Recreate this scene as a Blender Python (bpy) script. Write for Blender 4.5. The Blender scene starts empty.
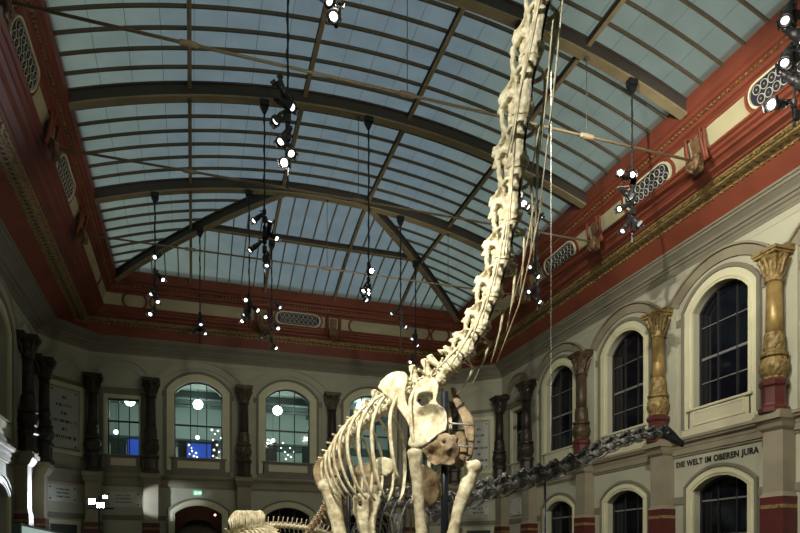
import bpy, bmesh, math, random
from math import sin, cos, pi, radians, atan, atan2, asin, sqrt
from mathutils import Vector, Matrix

random.seed(7)
C = bpy.context.scene.collection
# ------------------------------------------------------------------ camera model
F = 645.0; Y0 = 560.0; TH = atan(207 / 645.0); SN, CS = sin(TH), cos(TH); ZC = 1.6
def onD(px, py, d):
    u = (px - 400) / F; v = (Y0 - py) / F
    return Vector(((SN + u * CS) * d, (CS - u * SN) * d, ZC + v * d))
# hall dimensions
XL, XR, YB, YF = -7.0, 17.2, 36.1, -6.0
GL, GR, GB = -3.55, 14.35, 34.0          # edge of the glass roof
XC = 5.4
RIBS = [5.45, 10.8, 16.2, 21.5, 26.9]
PURL = [-0.1, 3.55, 7.2, 10.9]

# ------------------------------------------------------------------ materials
def mat(name, col, rough=0.6, metal=0.0, var=0.0, col2=None, scale=3.0, bump=0.0, bscale=20.0, emit=None, es=0.0, spec=0.5):
    m = bpy.data.materials.new(name); m.use_nodes = True
    nt = m.node_tree; b = nt.nodes['Principled BSDF']
    b.inputs['Roughness'].default_value = rough
    b.inputs['Metallic'].default_value = metal
    b.inputs['Specular IOR Level'].default_value = spec
    c4 = (*col, 1)
    b.inputs['Base Color'].default_value = c4
    if col2 is not None or var > 0 or bump > 0:
        tc = nt.nodes.new('ShaderNodeTexCoord')
    if col2 is not None or var > 0:
        n = nt.nodes.new('ShaderNodeTexNoise'); n.inputs['Scale'].default_value = scale; n.inputs['Detail'].default_value = 5
        nt.links.new(tc.outputs['Object'], n.inputs['Vector'])
        r = nt.nodes.new('ShaderNodeValToRGB')
        c2 = col2 if col2 is not None else tuple(x * (1 - var) for x in col)
        r.color_ramp.elements[0].position = 0.36; r.color_ramp.elements[0].color = (*c2, 1)
        r.color_ramp.elements[1].position = 0.6; r.color_ramp.elements[1].color = c4
        nt.links.new(n.outputs['Fac'], r.inputs['Fac']); nt.links.new(r.outputs['Color'], b.inputs['Base Color'])
    if bump > 0:
        n2 = nt.nodes.new('ShaderNodeTexNoise'); n2.inputs['Scale'].default_value = bscale; n2.inputs['Detail'].default_value = 4
        nt.links.new(tc.outputs['Object'], n2.inputs['Vector'])
        bp = nt.nodes.new('ShaderNodeBump'); bp.inputs['Strength'].default_value = bump; bp.inputs['Distance'].default_value = 0.03
        nt.links.new(n2.outputs['Fac'], bp.inputs['Height']); nt.links.new(bp.outputs['Normal'], b.inputs['Normal'])
    if emit is not None:
        b.inputs['Emission Color'].default_value = (*emit, 1); b.inputs['Emission Strength'].default_value = es
    return m

M = {}
M['wall'] = mat('wall plaster', (0.44, 0.43, 0.325), 0.75, var=0.10, scale=0.8, bump=0.05, bscale=6)
M['cream'] = mat('cream surround', (0.66, 0.63, 0.43), 0.6, var=0.06, scale=1.5)
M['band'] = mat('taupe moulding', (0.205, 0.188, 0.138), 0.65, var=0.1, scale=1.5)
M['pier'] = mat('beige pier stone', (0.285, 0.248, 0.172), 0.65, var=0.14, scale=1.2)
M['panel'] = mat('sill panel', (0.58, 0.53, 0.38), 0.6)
M['red'] = mat('oxide red paint', (0.20, 0.047, 0.023), 0.6, var=0.2, scale=1.1)
M['darkred'] = mat('dark red base', (0.095, 0.017, 0.015), 0.45, var=0.15, scale=2)
M['gold'] = mat('gilding', (0.33, 0.235, 0.085), 0.55, metal=0.2, col2=(0.15, 0.095, 0.035), scale=9, bump=0.25, bscale=30)
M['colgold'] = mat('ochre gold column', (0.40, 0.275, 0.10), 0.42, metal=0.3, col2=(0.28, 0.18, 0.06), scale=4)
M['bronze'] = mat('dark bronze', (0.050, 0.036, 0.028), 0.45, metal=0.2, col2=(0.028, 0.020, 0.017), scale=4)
M['umber'] = mat('brown bronze and dimmed gold', (0.105, 0.07, 0.04), 0.45, metal=0.25, col2=(0.06, 0.038, 0.024), scale=4)
M['bracket'] = mat('console brown', (0.17, 0.105, 0.045), 0.55, col2=(0.09, 0.04, 0.022), scale=6)
M['olive'] = mat('frieze cream', (0.46, 0.42, 0.26), 0.6, var=0.12, scale=1.0)
M['navy'] = mat('dark navy recess', (0.012, 0.014, 0.035), 0.6)
M['lattice'] = mat('lattice cream', (0.50, 0.50, 0.42), 0.5)
M['iron_shade'] = mat('iron with painted shade', (0.060, 0.050, 0.042), 0.6)  # darker copy of the iron paint; the web's shade is in the colour
M['flange'] = mat('tan painted iron', (0.32, 0.26, 0.15), 0.5, var=0.15, scale=2)
M['bar'] = mat('olive brown glazing bar', (0.11, 0.086, 0.055), 0.5)
M['hipbar_lit'] = mat('glazing bar with painted light', (0.24, 0.195, 0.115), 0.5)  # lighter copy of the bar paint, standing in for uplight on the hip slope
M['rod'] = mat('tan steel rod', (0.30, 0.235, 0.15), 0.45)
M['cablegrey'] = mat('grey wire', (0.10, 0.10, 0.09), 0.5)
M['cablewhite'] = mat('pale wire', (0.40, 0.39, 0.34), 0.6)
M['black'] = mat('black powder coat', (0.012, 0.012, 0.013), 0.42)
M['blackgloss'] = mat('black gloss', (0.010, 0.010, 0.012), 0.25)
M['darkglass'] = mat('night dark glass', (0.004, 0.005, 0.009), 0.08, spec=0.35)
M['frame'] = mat('dark frame', (0.020, 0.020, 0.020), 0.5)
M['muntin'] = mat('grey muntin', (0.18, 0.18, 0.17), 0.4)
M['floor'] = mat('stone floor', (0.16, 0.14, 0.12), 0.4, var=0.2, scale=1)
M['plinth'] = mat('plinth sand', (0.32, 0.28, 0.22), 0.8)
M['bone'] = mat('cream bone', (0.76, 0.715, 0.52), 0.62, col2=(0.47, 0.385, 0.235), scale=7.0, bump=0.5, bscale=14)
M['bonebrown'] = mat('brown bone', (0.36, 0.27, 0.15), 0.6, col2=(0.12, 0.075, 0.042), scale=4, bump=0.5, bscale=14)
M['bonegrey'] = mat('dark grey bone', (0.18, 0.176, 0.162), 0.36, col2=(0.016, 0.019, 0.018), scale=3.4, bump=0.5, bscale=16)
M['bonepale'] = mat('pale bone', (0.78, 0.73, 0.55), 0.6, col2=(0.45, 0.37, 0.22), scale=6, bump=0.4, bscale=16)
M['skull'] = mat('black skull cast', (0.030, 0.030, 0.033), 0.4, col2=(0.015, 0.015, 0.017), scale=5, bump=0.4, bscale=12)
M['steel'] = mat('blue black steel', (0.020, 0.024, 0.036), 0.32, metal=0.4)
M['plaque'] = mat('marble plaque', (0.56, 0.56, 0.51), 0.45, var=0.08, scale=2)
M['ink'] = mat('dark lettering', (0.025, 0.024, 0.022), 0.6)
M['board'] = mat('pale green board', (0.55, 0.68, 0.62), 0.3, emit=(0.62, 0.85, 0.78), es=0.42)
M['boardedge'] = mat('board edge', (0.20, 0.30, 0.29), 0.3)
M['boardline'] = mat('board drawing', (0.06, 0.14, 0.13), 0.5)
M['room'] = mat('gallery plaster', (0.30, 0.35, 0.32), 0.8)
M['roomdark'] = mat('gallery dark', (0.06, 0.08, 0.075), 0.8)
M['corridor'] = mat('corridor red', (0.07, 0.025, 0.02), 0.7)
M['blue'] = mat('blue screen', (0.02, 0.05, 0.3), 0.4, emit=(0.05, 0.14, 0.75), es=0.45)
M['globe'] = mat('opal globe', (0.9, 0.9, 0.85), 0.3, emit=(0.85, 1.0, 0.90), es=9.0)
M['globedim'] = mat('opal globe small', (0.9, 0.9, 0.85), 0.3, emit=(0.85, 1.0, 0.92), es=2.2)
M['spark'] = mat('string light', (0.9, 0.9, 0.9), 0.3, emit=(0.9, 1.0, 1.0), es=3.0)
M['warmbulb'] = mat('warm bulb', (0.9, 0.8, 0.6), 0.3, emit=(1.0, 0.72, 0.45), es=14.0)
M['lens'] = mat('lit lens', (0.9, 0.9, 0.85), 0.3, emit=(1.0, 0.95, 0.82), es=7.0)
M['lensbright'] = mat('bright lens', (0.9, 0.9, 0.9), 0.3, emit=(1.0, 0.97, 0.9), es=60.0)
M['lenscool'] = mat('cool bright lens', (0.9, 0.9, 0.9), 0.3, emit=(0.80, 0.90, 1.0), es=90.0)
M['lenswhite'] = mat('soft lens', (0.9, 0.9, 0.85), 0.3, emit=(0.95, 0.97, 1.0), es=2.0)
M['green'] = mat('exit green', (0.02, 0.3, 0.12), 0.4, emit=(0.35, 0.85, 0.60), es=0.9)
M['exitwhite'] = mat('exit white', (0.8, 0.85, 0.8), 0.4, emit=(0.85, 1.0, 0.9), es=1.2)

def glass_material():
    m = bpy.data.materials.new('frosted roof glass'); m.use_nodes = True
    nt = m.node_tree; nt.nodes.clear()
    o = nt.nodes.new('ShaderNodeOutputMaterial')
    tr = nt.nodes.new('ShaderNodeBsdfTranslucent'); tp = nt.nodes.new('ShaderNodeBsdfTransparent'); df = nt.nodes.new('ShaderNodeBsdfDiffuse')
    df.inputs['Color'].default_value = (0.36, 0.42, 0.40, 1)
    tc = nt.nodes.new('ShaderNodeTexCoord'); n = nt.nodes.new('ShaderNodeTexNoise'); n.inputs['Scale'].default_value = 1.1; n.inputs['Detail'].default_value = 4
    nt.links.new(tc.outputs['Object'], n.inputs['Vector'])
    r = nt.nodes.new('ShaderNodeValToRGB')
    r.color_ramp.elements[0].position = 0.3; r.color_ramp.elements[0].color = (0.66, 0.74, 0.72, 1)
    r.color_ramp.elements[1].position = 0.7; r.color_ramp.elements[1].color = (0.82, 0.90, 0.88, 1)
    nt.links.new(n.outputs['Fac'], r.inputs['Fac']); nt.links.new(r.outputs['Color'], tr.inputs['Color']); nt.links.new(r.outputs['Color'], tp.inputs['Color'])
    m1 = nt.nodes.new('ShaderNodeMixShader'); m1.inputs[0].default_value = 0.40
    nt.links.new(tr.outputs[0], m1.inputs[1]); nt.links.new(tp.outputs[0], m1.inputs[2])
    m2 = nt.nodes.new('ShaderNodeMixShader'); m2.inputs[0].default_value = 0.22
    nt.links.new(m1.outputs[0], m2.inputs[1]); nt.links.new(df.outputs[0], m2.inputs[2])
    nt.links.new(m2.outputs[0], o.inputs['Surface'])
    return m
M['roofglass'] = glass_material()
M['seam'] = mat('glass joint', (0.13, 0.15, 0.145), 0.6)
def clear_glass():
    m = bpy.data.materials.new('clear window glass'); m.use_nodes = True
    nt = m.node_tree; nt.nodes.clear()
    o = nt.nodes.new('ShaderNodeOutputMaterial')
    tp = nt.nodes.new('ShaderNodeBsdfTransparent'); tp.inputs['Color'].default_value = (0.88, 0.95, 0.92, 1)
    gl = nt.nodes.new('ShaderNodeBsdfGlossy'); gl.inputs['Roughness'].default_value = 0.05
    mx = nt.nodes.new('ShaderNodeMixShader'); mx.inputs[0].default_value = 0.012
    nt.links.new(tp.outputs[0], mx.inputs[1]); nt.links.new(gl.outputs[0], mx.inputs[2]); nt.links.new(mx.outputs[0], o.inputs['Surface'])
    return m
M['clear'] = clear_glass()

# ------------------------------------------------------------------ mesh helpers
class MB:
    def __init__(s): s.v = []; s.f = []
    def box(s, x0, x1, y0, y1, z0, z1):
        b = len(s.v)
        s.v += [(x0,y0,z0),(x1,y0,z0),(x1,y1,z0),(x0,y1,z0),(x0,y0,z1),(x1,y0,z1),(x1,y1,z1),(x0,y1,z1)]
        s.f += [tuple(b+i for i in q) for q in ((0,3,2,1),(4,5,6,7),(0,1,5,4),(1,2,6,5),(2,3,7,6),(3,0,4,7))]
        return s
    def frustum(s, z0, z1, w0, d0, w1, d1, y0=0.0):
        """box whose half width and depth change from z0 to z1; back stays at y0"""
        b = len(s.v)
        s.v += [(-w0,y0,z0),(w0,y0,z0),(w0,d0,z0),(-w0,d0,z0),(-w1,y0,z1),(w1,y0,z1),(w1,d1,z1),(-w1,d1,z1)]
        s.f += [tuple(b+i for i in q) for q in ((0,3,2,1),(4,5,6,7),(0,1,5,4),(1,2,6,5),(2,3,7,6),(3,0,4,7))]
        return s
    def tube(s, pts, rad, n=8, flat=1.0, ref=None, caps=True, xs=None):
        """swept tube; rad: number or list (or list of (a,b) half axes); ref: direction of the first axis"""
        pts = [Vector(p) for p in pts]; k = len(pts)
        if not isinstance(rad, (list, tuple)): rad = [rad] * k
        b = len(s.v); N = None
        for i, p in enumerate(pts):
            t = (pts[min(i+1, k-1)] - pts[max(i-1, 0)]).normalized()
            if ref is not None: N = Vector(ref) - t * t.dot(Vector(ref))
            elif N is None: N = t.orthogonal()
            else: N = N - t * t.dot(N)
            N = N.normalized(); B = t.cross(N)
            ra, rb = rad[i] if isinstance(rad[i], (list, tuple)) else (rad[i], rad[i] * flat)
            for j in range(n):
                a = 2*pi*j/n
                s.v.append(tuple(p + N * (cos(a)*ra) + B * (sin(a)*rb)))
        for i in range(k-1):
            for j in range(n):
                j2 = (j+1) % n
                s.f.append((b+i*n+j, b+i*n+j2, b+(i+1)*n+j2, b+(i+1)*n+j))
        if caps:
            s.f.append(tuple(b+j for j in reversed(range(n)))); s.f.append(tuple(b+(k-1)*n+j for j in range(n)))
        return s
    def ball(s, c, r, n=8, m=6):
        c = Vector(c); rr = r if isinstance(r, (list, tuple)) else (r, r, r); b = len(s.v)
        s.v.append((c.x, c.y, c.z + rr[2]))
        for i in range(1, m):
            ph = pi*i/m
            for j in range(n):
                a = 2*pi*j/n
                s.v.append((c.x+rr[0]*sin(ph)*cos(a), c.y+rr[1]*sin(ph)*sin(a), c.z+rr[2]*cos(ph)))
        s.v.append((c.x, c.y, c.z - rr[2])); e = len(s.v)-1
        for j in range(n): s.f.append((b, b+1+j, b+1+(j+1) % n))
        for i in range(m-2):
            for j in range(n):
                j2 = (j+1) % n; q = b+1+i*n
                s.f.append((q+j, q+n+j, q+n+j2, q+j2))
        q = b+1+(m-2)*n
        for j in range(n): s.f.append((q+j, e, q+(j+1) % n))
        return s
    def lathe(s, prof, n=16, mod=None, c=(0,0,0), axis='z'):
        b = len(s.v); k = len(prof)
        for r, z in prof:
            for j in range(n):
                a = 2*pi*j/n; q = r * (mod(a, z) if mod else 1)
                p = (q*cos(a), q*sin(a), z)
                if axis == 'y': p = (p[0], p[2], p[1])
                if axis == 'x': p = (p[2], p[0], p[1])
                s.v.append((p[0]+c[0], p[1]+c[1], p[2]+c[2]))
        for i in range(k-1):
            for j in range(n):
                j2 = (j+1) % n
                s.f.append((b+i*n+j, b+i*n+j2, b+(i+1)*n+j2, b+(i+1)*n+j))
        s.f.append(tuple(b+j for j in reversed(range(n)))); s.f.append(tuple(b+(k-1)*n+j for j in range(n)))
        return s
    def ribbon(s, inner, outer, y0, y1, close=False):
        """prism between two polylines (x,z) of equal length, from depth y0 to y1"""
        b = len(s.v); k = len(inner)
        for (xi, zi), (xo, zo) in zip(inner, outer):
            s.v += [(xi,y0,zi),(xo,y0,zo),(xo,y1,zo),(xi,y1,zi)]
        rng = range(k) if close else range(k-1)
        for i in rng:
            a = b+4*i; c = b+4*((i+1) % k)
            for q in range(4):
                q2 = (q+1) % 4
                s.f.append((a+q, a+q2, c+q2, c+q))
        if not close:
            s.f.append((b, b+3, b+2, b+1)); e = b+4*(k-1); s.f.append((e, e+1, e+2, e+3))
        return s
    def sheet(s, rows):
        b = len(s.v); w = len(rows[0])
        for r in rows: s.v += [tuple(p) for p in r]
        for i in range(len(rows)-1):
            for j in range(w-1):
                s.f.append((b+i*w+j, b+i*w+j+1, b+(i+1)*w+j+1, b+(i+1)*w+j))
        return s
    def mesh(s, name, m, smooth=False):
        me = bpy.data.meshes.new(name); me.from_pydata(s.v, [], s.f); me.materials.append(m)
        bm = bmesh.new(); bm.from_mesh(me); bmesh.ops.recalc_face_normals(bm, faces=bm.faces); bm.to_mesh(me); bm.free()
        if smooth: me.polygons.foreach_set('use_smooth', [True]*len(me.polygons))
        me.update(); return me
    def obj(s, name, m, parent=None, smooth=False):
        return link(name, s.mesh(name, m, smooth), parent)

def link(name, data, parent=None, loc=None, rz=None):
    o = bpy.data.objects.new(name, data); C.objects.link(o)
    if parent is not None: o.parent = parent
    if loc is not None: o.location = loc
    if rz is not None: o.rotation_euler = (0, 0, rz)
    return o
def tag(o, label=None, cat=None, group=None, kind=None):
    if label: o['label'] = label
    if cat: o['category'] = cat
    if group: o['group'] = group
    if kind: o['kind'] = kind
    return o
def thing(name, label, cat, loc=(0,0,0), rz=0.0, group=None, kind=None):
    o = link(name, None, None, loc, rz); o.empty_display_size = 0.2
    return tag(o, label, cat, group, kind)
def struct(o): o['kind'] = 'structure'; return o
def copy_tree(o, parent=None):
    c = o.copy(); C.objects.link(c); c.parent = parent
    for ch in list(o.children): copy_tree(ch, c)
    return c
def clone(proto, loc, rz, label, group=None):
    c = copy_tree(proto); c.location = loc; c.rotation_euler = (0, 0, rz); c['label'] = label
    if group: c['group'] = group
    return c
def drop(o):
    for ch in list(o.children): drop(ch)
    bpy.data.objects.remove(o)

# arches --------------------------------------------------------
def arch_path(hw, zb, zs, rise, off=0.0, n=14):
    R = (hw*hw + rise*rise) / (2*rise); cz = zs + rise - R
    R2 = R + off; h2 = hw + off; a = asin(min(1, h2 / R2))
    pts = [(h2, zb)]
    for i in range(n+1):
        t = a - 2*a*i/n
        pts.append((R2*sin(t), cz + R2*cos(t)))
    pts.append((-h2, zb)); return pts
def rect_path(hw, zb, zt, off=0.0):
    return [(hw+off, zb), (hw+off, zt+off), (-hw-off, zt+off), (-hw-off, zb)]
def fill_poly(loops, y0, y1, name, m, parent=None):
    """flat slab (x,z) with holes: loops[0] the outline, the others holes"""
    bm = bmesh.new(); edges = []
    for lp in loops:
        vs = [bm.verts.new((x, y0, z)) for x, z in lp]
        for i in range(len(vs)): edges.append(bm.edges.new((vs[i], vs[(i+1) % len(vs)])))
    bmesh.ops.triangle_fill(bm, use_beauty=True, use_dissolve=False, edges=edges)
    faces = list(bm.faces)
    r = bmesh.ops.extrude_face_region(bm, geom=faces)
    for g in r['geom']:
        if isinstance(g, bmesh.types.BMVert): g.co.y = y1
    bmesh.ops.recalc_face_normals(bm, faces=bm.faces)
    me = bpy.data.meshes.new(name); bm.to_mesh(me); bm.free(); me.materials.append(m)
    return link(name, me, parent)

# ================================================================== THE SETTING
# floor -----------------------------------------------------------
struct(MB().box(XL-1, XR+1, YF-0.5, YB+8, -0.3, 0.0).obj('floor', M['floor']))
ROT = {'right': pi/2, 'back': pi, 'left': -pi/2}
ORG = {'right': (XR, 0, 0), 'back': (0, YB, 0), 'left': (XL, 0, 0)}
def at(side, s, d=0.0, z=0.0):
    """world point at s along a wall (world X or Y), d out of the wall"""
    if side == 'right': return (XR - d, s, z)
    if side == 'left': return (XL + d, s, z)
    return (s, YB - d, z)
ARCH_R = [7.54, 12.62, 17.70, 22.80, 27.86]
ARCH_L = [17.70, 22.80, 27.86]
ARCH_B = [0.29, 5.03, 9.77]
RECT_R, RECT_L, RECT_B = 31.97, 31.97, (-3.42, 13.48)
UP = dict(hw=1.25, zb=7.0, zs=10.5, rise=0.65)
LO = dict(hw=1.22, zb=0.02, zs=4.08, rise=0.45)
RH, RZ0, RZ1 = 0.78, 7.0, 9.97
H = 13.05
def hole(path, c, sgn): return [(c + sgn*x, z) for x, z in path]
def make_wall(name, side, s0, s1, arches, rects, lowers):
    loops = [[(s0, 0), (s1, 0), (s1, H), (s0, H)]]
    sg = 1
    for c in arches: loops.append(hole(arch_path(**UP), c, 1))
    for c in rects: loops.append(rect_at(c))
    for c in lowers: loops.append(hole(arch_path(**LO), c, 1))
    # local x: right wall = world Y, back wall = -world X, left wall = -world Y
    if side != 'right': loops = [[(-x, z) for x, z in lp] for lp in loops]
    o = fill_poly(loops, 0.0, -0.55, name, M['wall'])
    o.location = ORG[side]; o.rotation_euler = (0, 0, ROT[side]); return struct(o)
def rect_at(c): return [(c+x, z) for x, z in rect_path(RH, RZ0, RZ1)]
make_wall('wall_right', 'right', YF, 34.06, ARCH_R, [RECT_R], ARCH_R)
make_wall('wall_left', 'left', YF, 34.0, ARCH_L, [RECT_L], ARCH_L)
make_wall('wall_back', 'back', -5.1, 15.16, ARCH_B, list(RECT_B), ARCH_B)
# wall_back of the two cut corners
CORN = {}
def chamfer(name, a, b):
    a = Vector(a); b = Vector(b); t = (b - a); L = t.length; mid = (a+b)/2
    n = Vector((t.y, -t.x)).normalized()
    if n.dot(Vector((5.0, 10.0)) - mid) < 0: n = -n
    th = atan2(-n.x, n.y)
    o = MB().box(-L/2-0.1, L/2+0.1, -0.5, 0, 0, H).obj(name, M['wall'])
    o.location = (mid.x, mid.y, 0); o.rotation_euler = (0, 0, th); struct(o)
    CORN[name] = (mid, th, L)
chamfer('wall_left_corner', (-7.0, 34.0), (-5.1, 36.1))
chamfer('wall_right_corner', (15.16, 36.1), (17.2, 34.06))
struct(MB().box(XL-0.5, XR+0.5, YF-0.5, YF, 0, 18).obj('wall_front', M['wall']))

# ---------------------------------------------------------------- windows
nwin = [0]
def small_box(mb, *a): mb.box(*a)
def window(side, s, kind, glass, label_n=None):
    """one window of the setting: frame, panes, surround, moulding, sill panel"""
    nwin[0] += 1
    w = link('window_%d' % nwin[0], None, None, at(side, s), ROT[side]); w['kind'] = 'structure'
    if kind == 'arch':
        p = lambda o, zb=7.0: arch_path(UP['hw'], zb, UP['zs'], UP['rise'], o)
        hw, zt, zb = 1.25, 11.15, 7.0
    elif kind == 'rect':
        p = lambda o, zb=7.0: rect_path(RH, zb, RZ1, o)
        hw, zt, zb = RH, RZ1, 7.0
    else:
        p = lambda o, zb=0.02: arch_path(LO['hw'], zb, LO['zs'], LO['rise'], o)
        hw, zt, zb = 1.22, 4.58, 0.02
    low = kind == 'low'
    z_s = zb if low else 6.35
    # surround and outer moulding
    sw = 0.35 if kind == 'arch' else 0.16 if kind == 'rect' else 0.29
    MB().ribbon(p(-0.02, z_s), p(sw, z_s), -0.02, 0.07).ribbon(p(0.06, z_s), p(0.13, z_s), 0.0, 0.10).obj('surround', M['cream'], w)
    MB().ribbon(p(sw, z_s), p(sw+(0.10 if low else 0.13), z_s), -0.02, 0.12).obj('outer_moulding', M['band'], w)
    # pane
    if glass is not None:
        g = p(0.03); bm = bmesh.new(); vs = [bm.verts.new((x, -0.36, z)) for x, z in g]; bm.faces.new(vs)
        me = bpy.data.meshes.new('pane'); bm.to_mesh(me); bm.free(); me.materials.append(glass); link('pane', me, w)
        fr = MB(); fr.ribbon(p(-0.07), p(0.02), -0.40, -0.28)
        R = (UP['hw']**2 + UP['rise']**2) / (2*UP['rise'])
        def top(x):
            if kind == 'rect': return RZ1
            hh, rr, zs = (UP['hw'], UP['rise'], UP['zs']) if kind == 'arch' else (LO['hw'], LO['rise'], LO['zs'])
            r = (hh*hh + rr*rr)/(2*rr); return zs + rr - r + sqrt(r*r - x*x)
        xs = (-hw/3, hw/3) if kind != 'rect' else (-hw*0.33, hw*0.33)
        for x in xs: fr.box(x-0.025, x+0.025, -0.39, -0.31, zb, top(x))
        fr.obj('frame', M['frame'], w)
        mu = MB()
        if low: zz = [(3.72, 0.03), (2.5, 0.03), (1.25, 0.03)]
        else: zz = [(9.95, 0.014), (8.82, 0.045), (7.95, 0.016)]
        for z, h in zz: mu.box(-hw, hw, -0.385, -0.325, z-h, z+h)
        mu.obj('muntin', M['muntin'] if not (glass is M['clear']) else M['frame'], w)
    if not low:
        wd = hw + 0.12
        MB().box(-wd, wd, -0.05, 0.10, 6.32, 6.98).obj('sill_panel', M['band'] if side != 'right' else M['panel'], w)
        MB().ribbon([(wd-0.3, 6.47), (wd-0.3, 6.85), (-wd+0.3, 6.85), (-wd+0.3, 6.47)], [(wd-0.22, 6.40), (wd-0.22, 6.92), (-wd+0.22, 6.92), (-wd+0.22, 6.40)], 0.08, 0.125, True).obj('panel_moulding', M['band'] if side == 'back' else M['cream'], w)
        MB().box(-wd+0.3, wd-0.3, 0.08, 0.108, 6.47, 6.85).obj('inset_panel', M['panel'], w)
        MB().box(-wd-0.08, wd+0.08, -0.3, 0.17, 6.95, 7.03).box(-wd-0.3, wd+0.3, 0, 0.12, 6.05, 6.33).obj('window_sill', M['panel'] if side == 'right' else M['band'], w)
    return w
for s in ARCH_R[1:]: window('right', s, 'arch', M['darkglass'])
window('right', RECT_R, 'rect', M['darkglass'])
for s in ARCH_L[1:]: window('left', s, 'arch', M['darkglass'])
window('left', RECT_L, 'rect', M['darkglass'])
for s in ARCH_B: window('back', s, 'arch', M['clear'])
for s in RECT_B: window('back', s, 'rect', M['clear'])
for s in ARCH_R[1:]: window('right', s, 'low', M['darkglass'])
for s in ARCH_L[1:]: window('left', s, 'low', M['darkglass'])
for s in ARCH_B[1:]: window('back', s, 'low', M['darkglass'])
d1 = window('back', ARCH_B[0], 'low', None); d1.name = 'door_1'; 

# unseen slabs added behind the side windows to block outside light
struct(MB().box(XR+0.6, XR+0.8, YF, 34.5, 0, H).obj('light_blocker_right', M['roomdark']))
struct(MB().box(XL-0.8, XL-0.6, YF, 34.5, 0, H).obj('light_blocker_left', M['roomdark']))

# ---------------------------------------------------------------- gallery behind the back wall
RY1 = 43.0
struct(MB().box(-8, 18, RY1, RY1+0.2, 0, 12.4).obj('wall_gallery_back', M['room']))
struct(MB().box(-8.2, -8, 36.6, RY1, 0, 12.4).obj('wall_gallery_left', M['room']))
struct(MB().box(18, 18.2, 36.6, RY1, 0, 12.4).obj('wall_gallery_right', M['room']))
struct(MB().box(-8, 18, 36.62, RY1, 11.25, 11.45).obj('ceiling_gallery', M['room']))
gb = MB()
for y in (38.9, 41.0): gb.box(-8, 18, y-0.22, y+0.22, 10.85, 11.25)
for x in (-5.5, -1.3, 2.6, 7.4, 12.2): gb.box(x-0.2, x+0.2, 36.62, RY1, 10.95, 11.25)
gb.box(-8, 18, RY1-0.12, RY1, 8.75, 9.25)
struct(gb.obj('trim_1', M['roomdark']))
struct(MB().box(-8, 18, 36.62, RY1, 5.6, 5.8).obj('floor_gallery', M['roomdark']))
# doorway passage
pb = MB(); pb.box(-2.2, -2.0, 36.65, 42, 0, 5.5); pb.box(2.4, 2.6, 36.65, 42, 0, 5.5); pb.box(-2.2, 2.6, 36.65, 42, 5.35, 5.5)
struct(pb.obj('wall_passage', M['corridor']))
o = fill_poly([[(-2.3, 0), (2.1, 0), (2.1, 5.4), (-2.3, 5.4)], [(x-0.29, z) for x, z in arch_path(1.15, 0.02, 3.4, 0.7)]], 0, -0.3, 'wall_passage_end', M['corridor'])
o.location = (0, 41.5, 0); o.rotation_euler = (0, 0, pi); struct(o)

# ---------------------------------------------------------------- cornices, soffit and frieze of the cove
def path6(tx, ty, ch=0.0):
    xl, xr, yb = GL - tx, GR + tx, GB + ty
    return [(xl, YF), (xl, yb-ch), (xl+ch, yb), (xr-ch, yb), (xr, yb-ch), (xr, YF)]
def sweep(levels, name, m, smooth=False):
    """levels: (polyline, z); a strip surface through them"""
    mb = MB(); mb.sheet([[(x, y, z) for x, y in pl] for pl, z in levels])
    o = mb.obj(name, m); return struct(o)
PC = [(-6.11, YF), (-6.11, 33.8), (-4.56, 35.64), (15.1, 35.64), (16.71, 34.0), (16.71, YF)]
PW = [(XL, YF), (XL, 34.0), (-5.1, 36.1), (15.16, 36.1), (XR, 34.06), (XR, YF)]
def lerp_path(a): return [(p[0]+(q[0]-p[0])*a, p[1]+(q[1]-p[1])*a) for p, q in zip(PC, PW)]
gray = [(0, 13.02), (0, 12.93), (.10, 12.92), (.12, 12.84), (.22, 12.82), (.50, 12.70), (.55, 12.66), (.55, 12.58), (.68, 12.56), (.72, 12.48), (.84, 12.44), (.88, 12.36), (.93, 12.33), (.93, 12.24), (1.0, 12.22)]
sweep([(lerp_path(a), z) for a, z in gray], 'trim_2', M['band'])
# frieze band of lighter plaster directly below the grey cornice
sweep([(lerp_path(a), z) for a, z in [(.965, 12.23), (.965, 12.02), (1.0, 12.0)]], 'trim_3', M['wall'])
top = [(0, 0, 15.95), (0, 0, 15.24), (.09, .09, 15.18), (.11, .11, 15.08), (.15, .14, 15.07), (.27, .25, 14.99), (.30, .28, 14.88), (.36, .34, 14.86), (.44, .42, 14.80), (.46, .44, 14.73), (.52, .5, 14.72)]
sweep([(path6(a, b), z) for a, b, z in top], 'trim_4', M['red'])
sweep([(path6(a, b), z) for a, b, z in [(.46, .44, 14.78), (.60, .57, 14.50), (.74, .69, 14.20)]], 'trim_5', M['olive'])
low = [(.76, .72, 14.22), (.62, .60, 14.20), (.62, .60, 14.14), (.72, .66, 14.11), (.73, .67, 14.04), (.84, .74, 14.0), (.86, .76, 13.92), (.98, .84, 13.90), (1.06, .92, 13.84), (1.08, .94, 13.78), (1.3, 1.08, 13.75), (1.34, 1.10, 13.71), (1.42, 1.16, 13.70)]
sweep([(path6(a, b), z) for a, b, z in low], 'trim_6', M['red'])
sweep([(path6(a, b), z) for a, b, z in [(1.42, 1.16, 13.73), (1.44, 1.17, 13.66), (1.60, 1.24, 13.62), (1.62, 1.25, 13.58), (1.93, 1.40, 13.55), (1.95, 1.41, 13.52)]], 'trim_7', M['gold'])
pc2 = path6(1.95, 1.41)
sweep([(pc2, 13.525), (PC, 13.01)], 'trim_8', M['red'])
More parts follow.
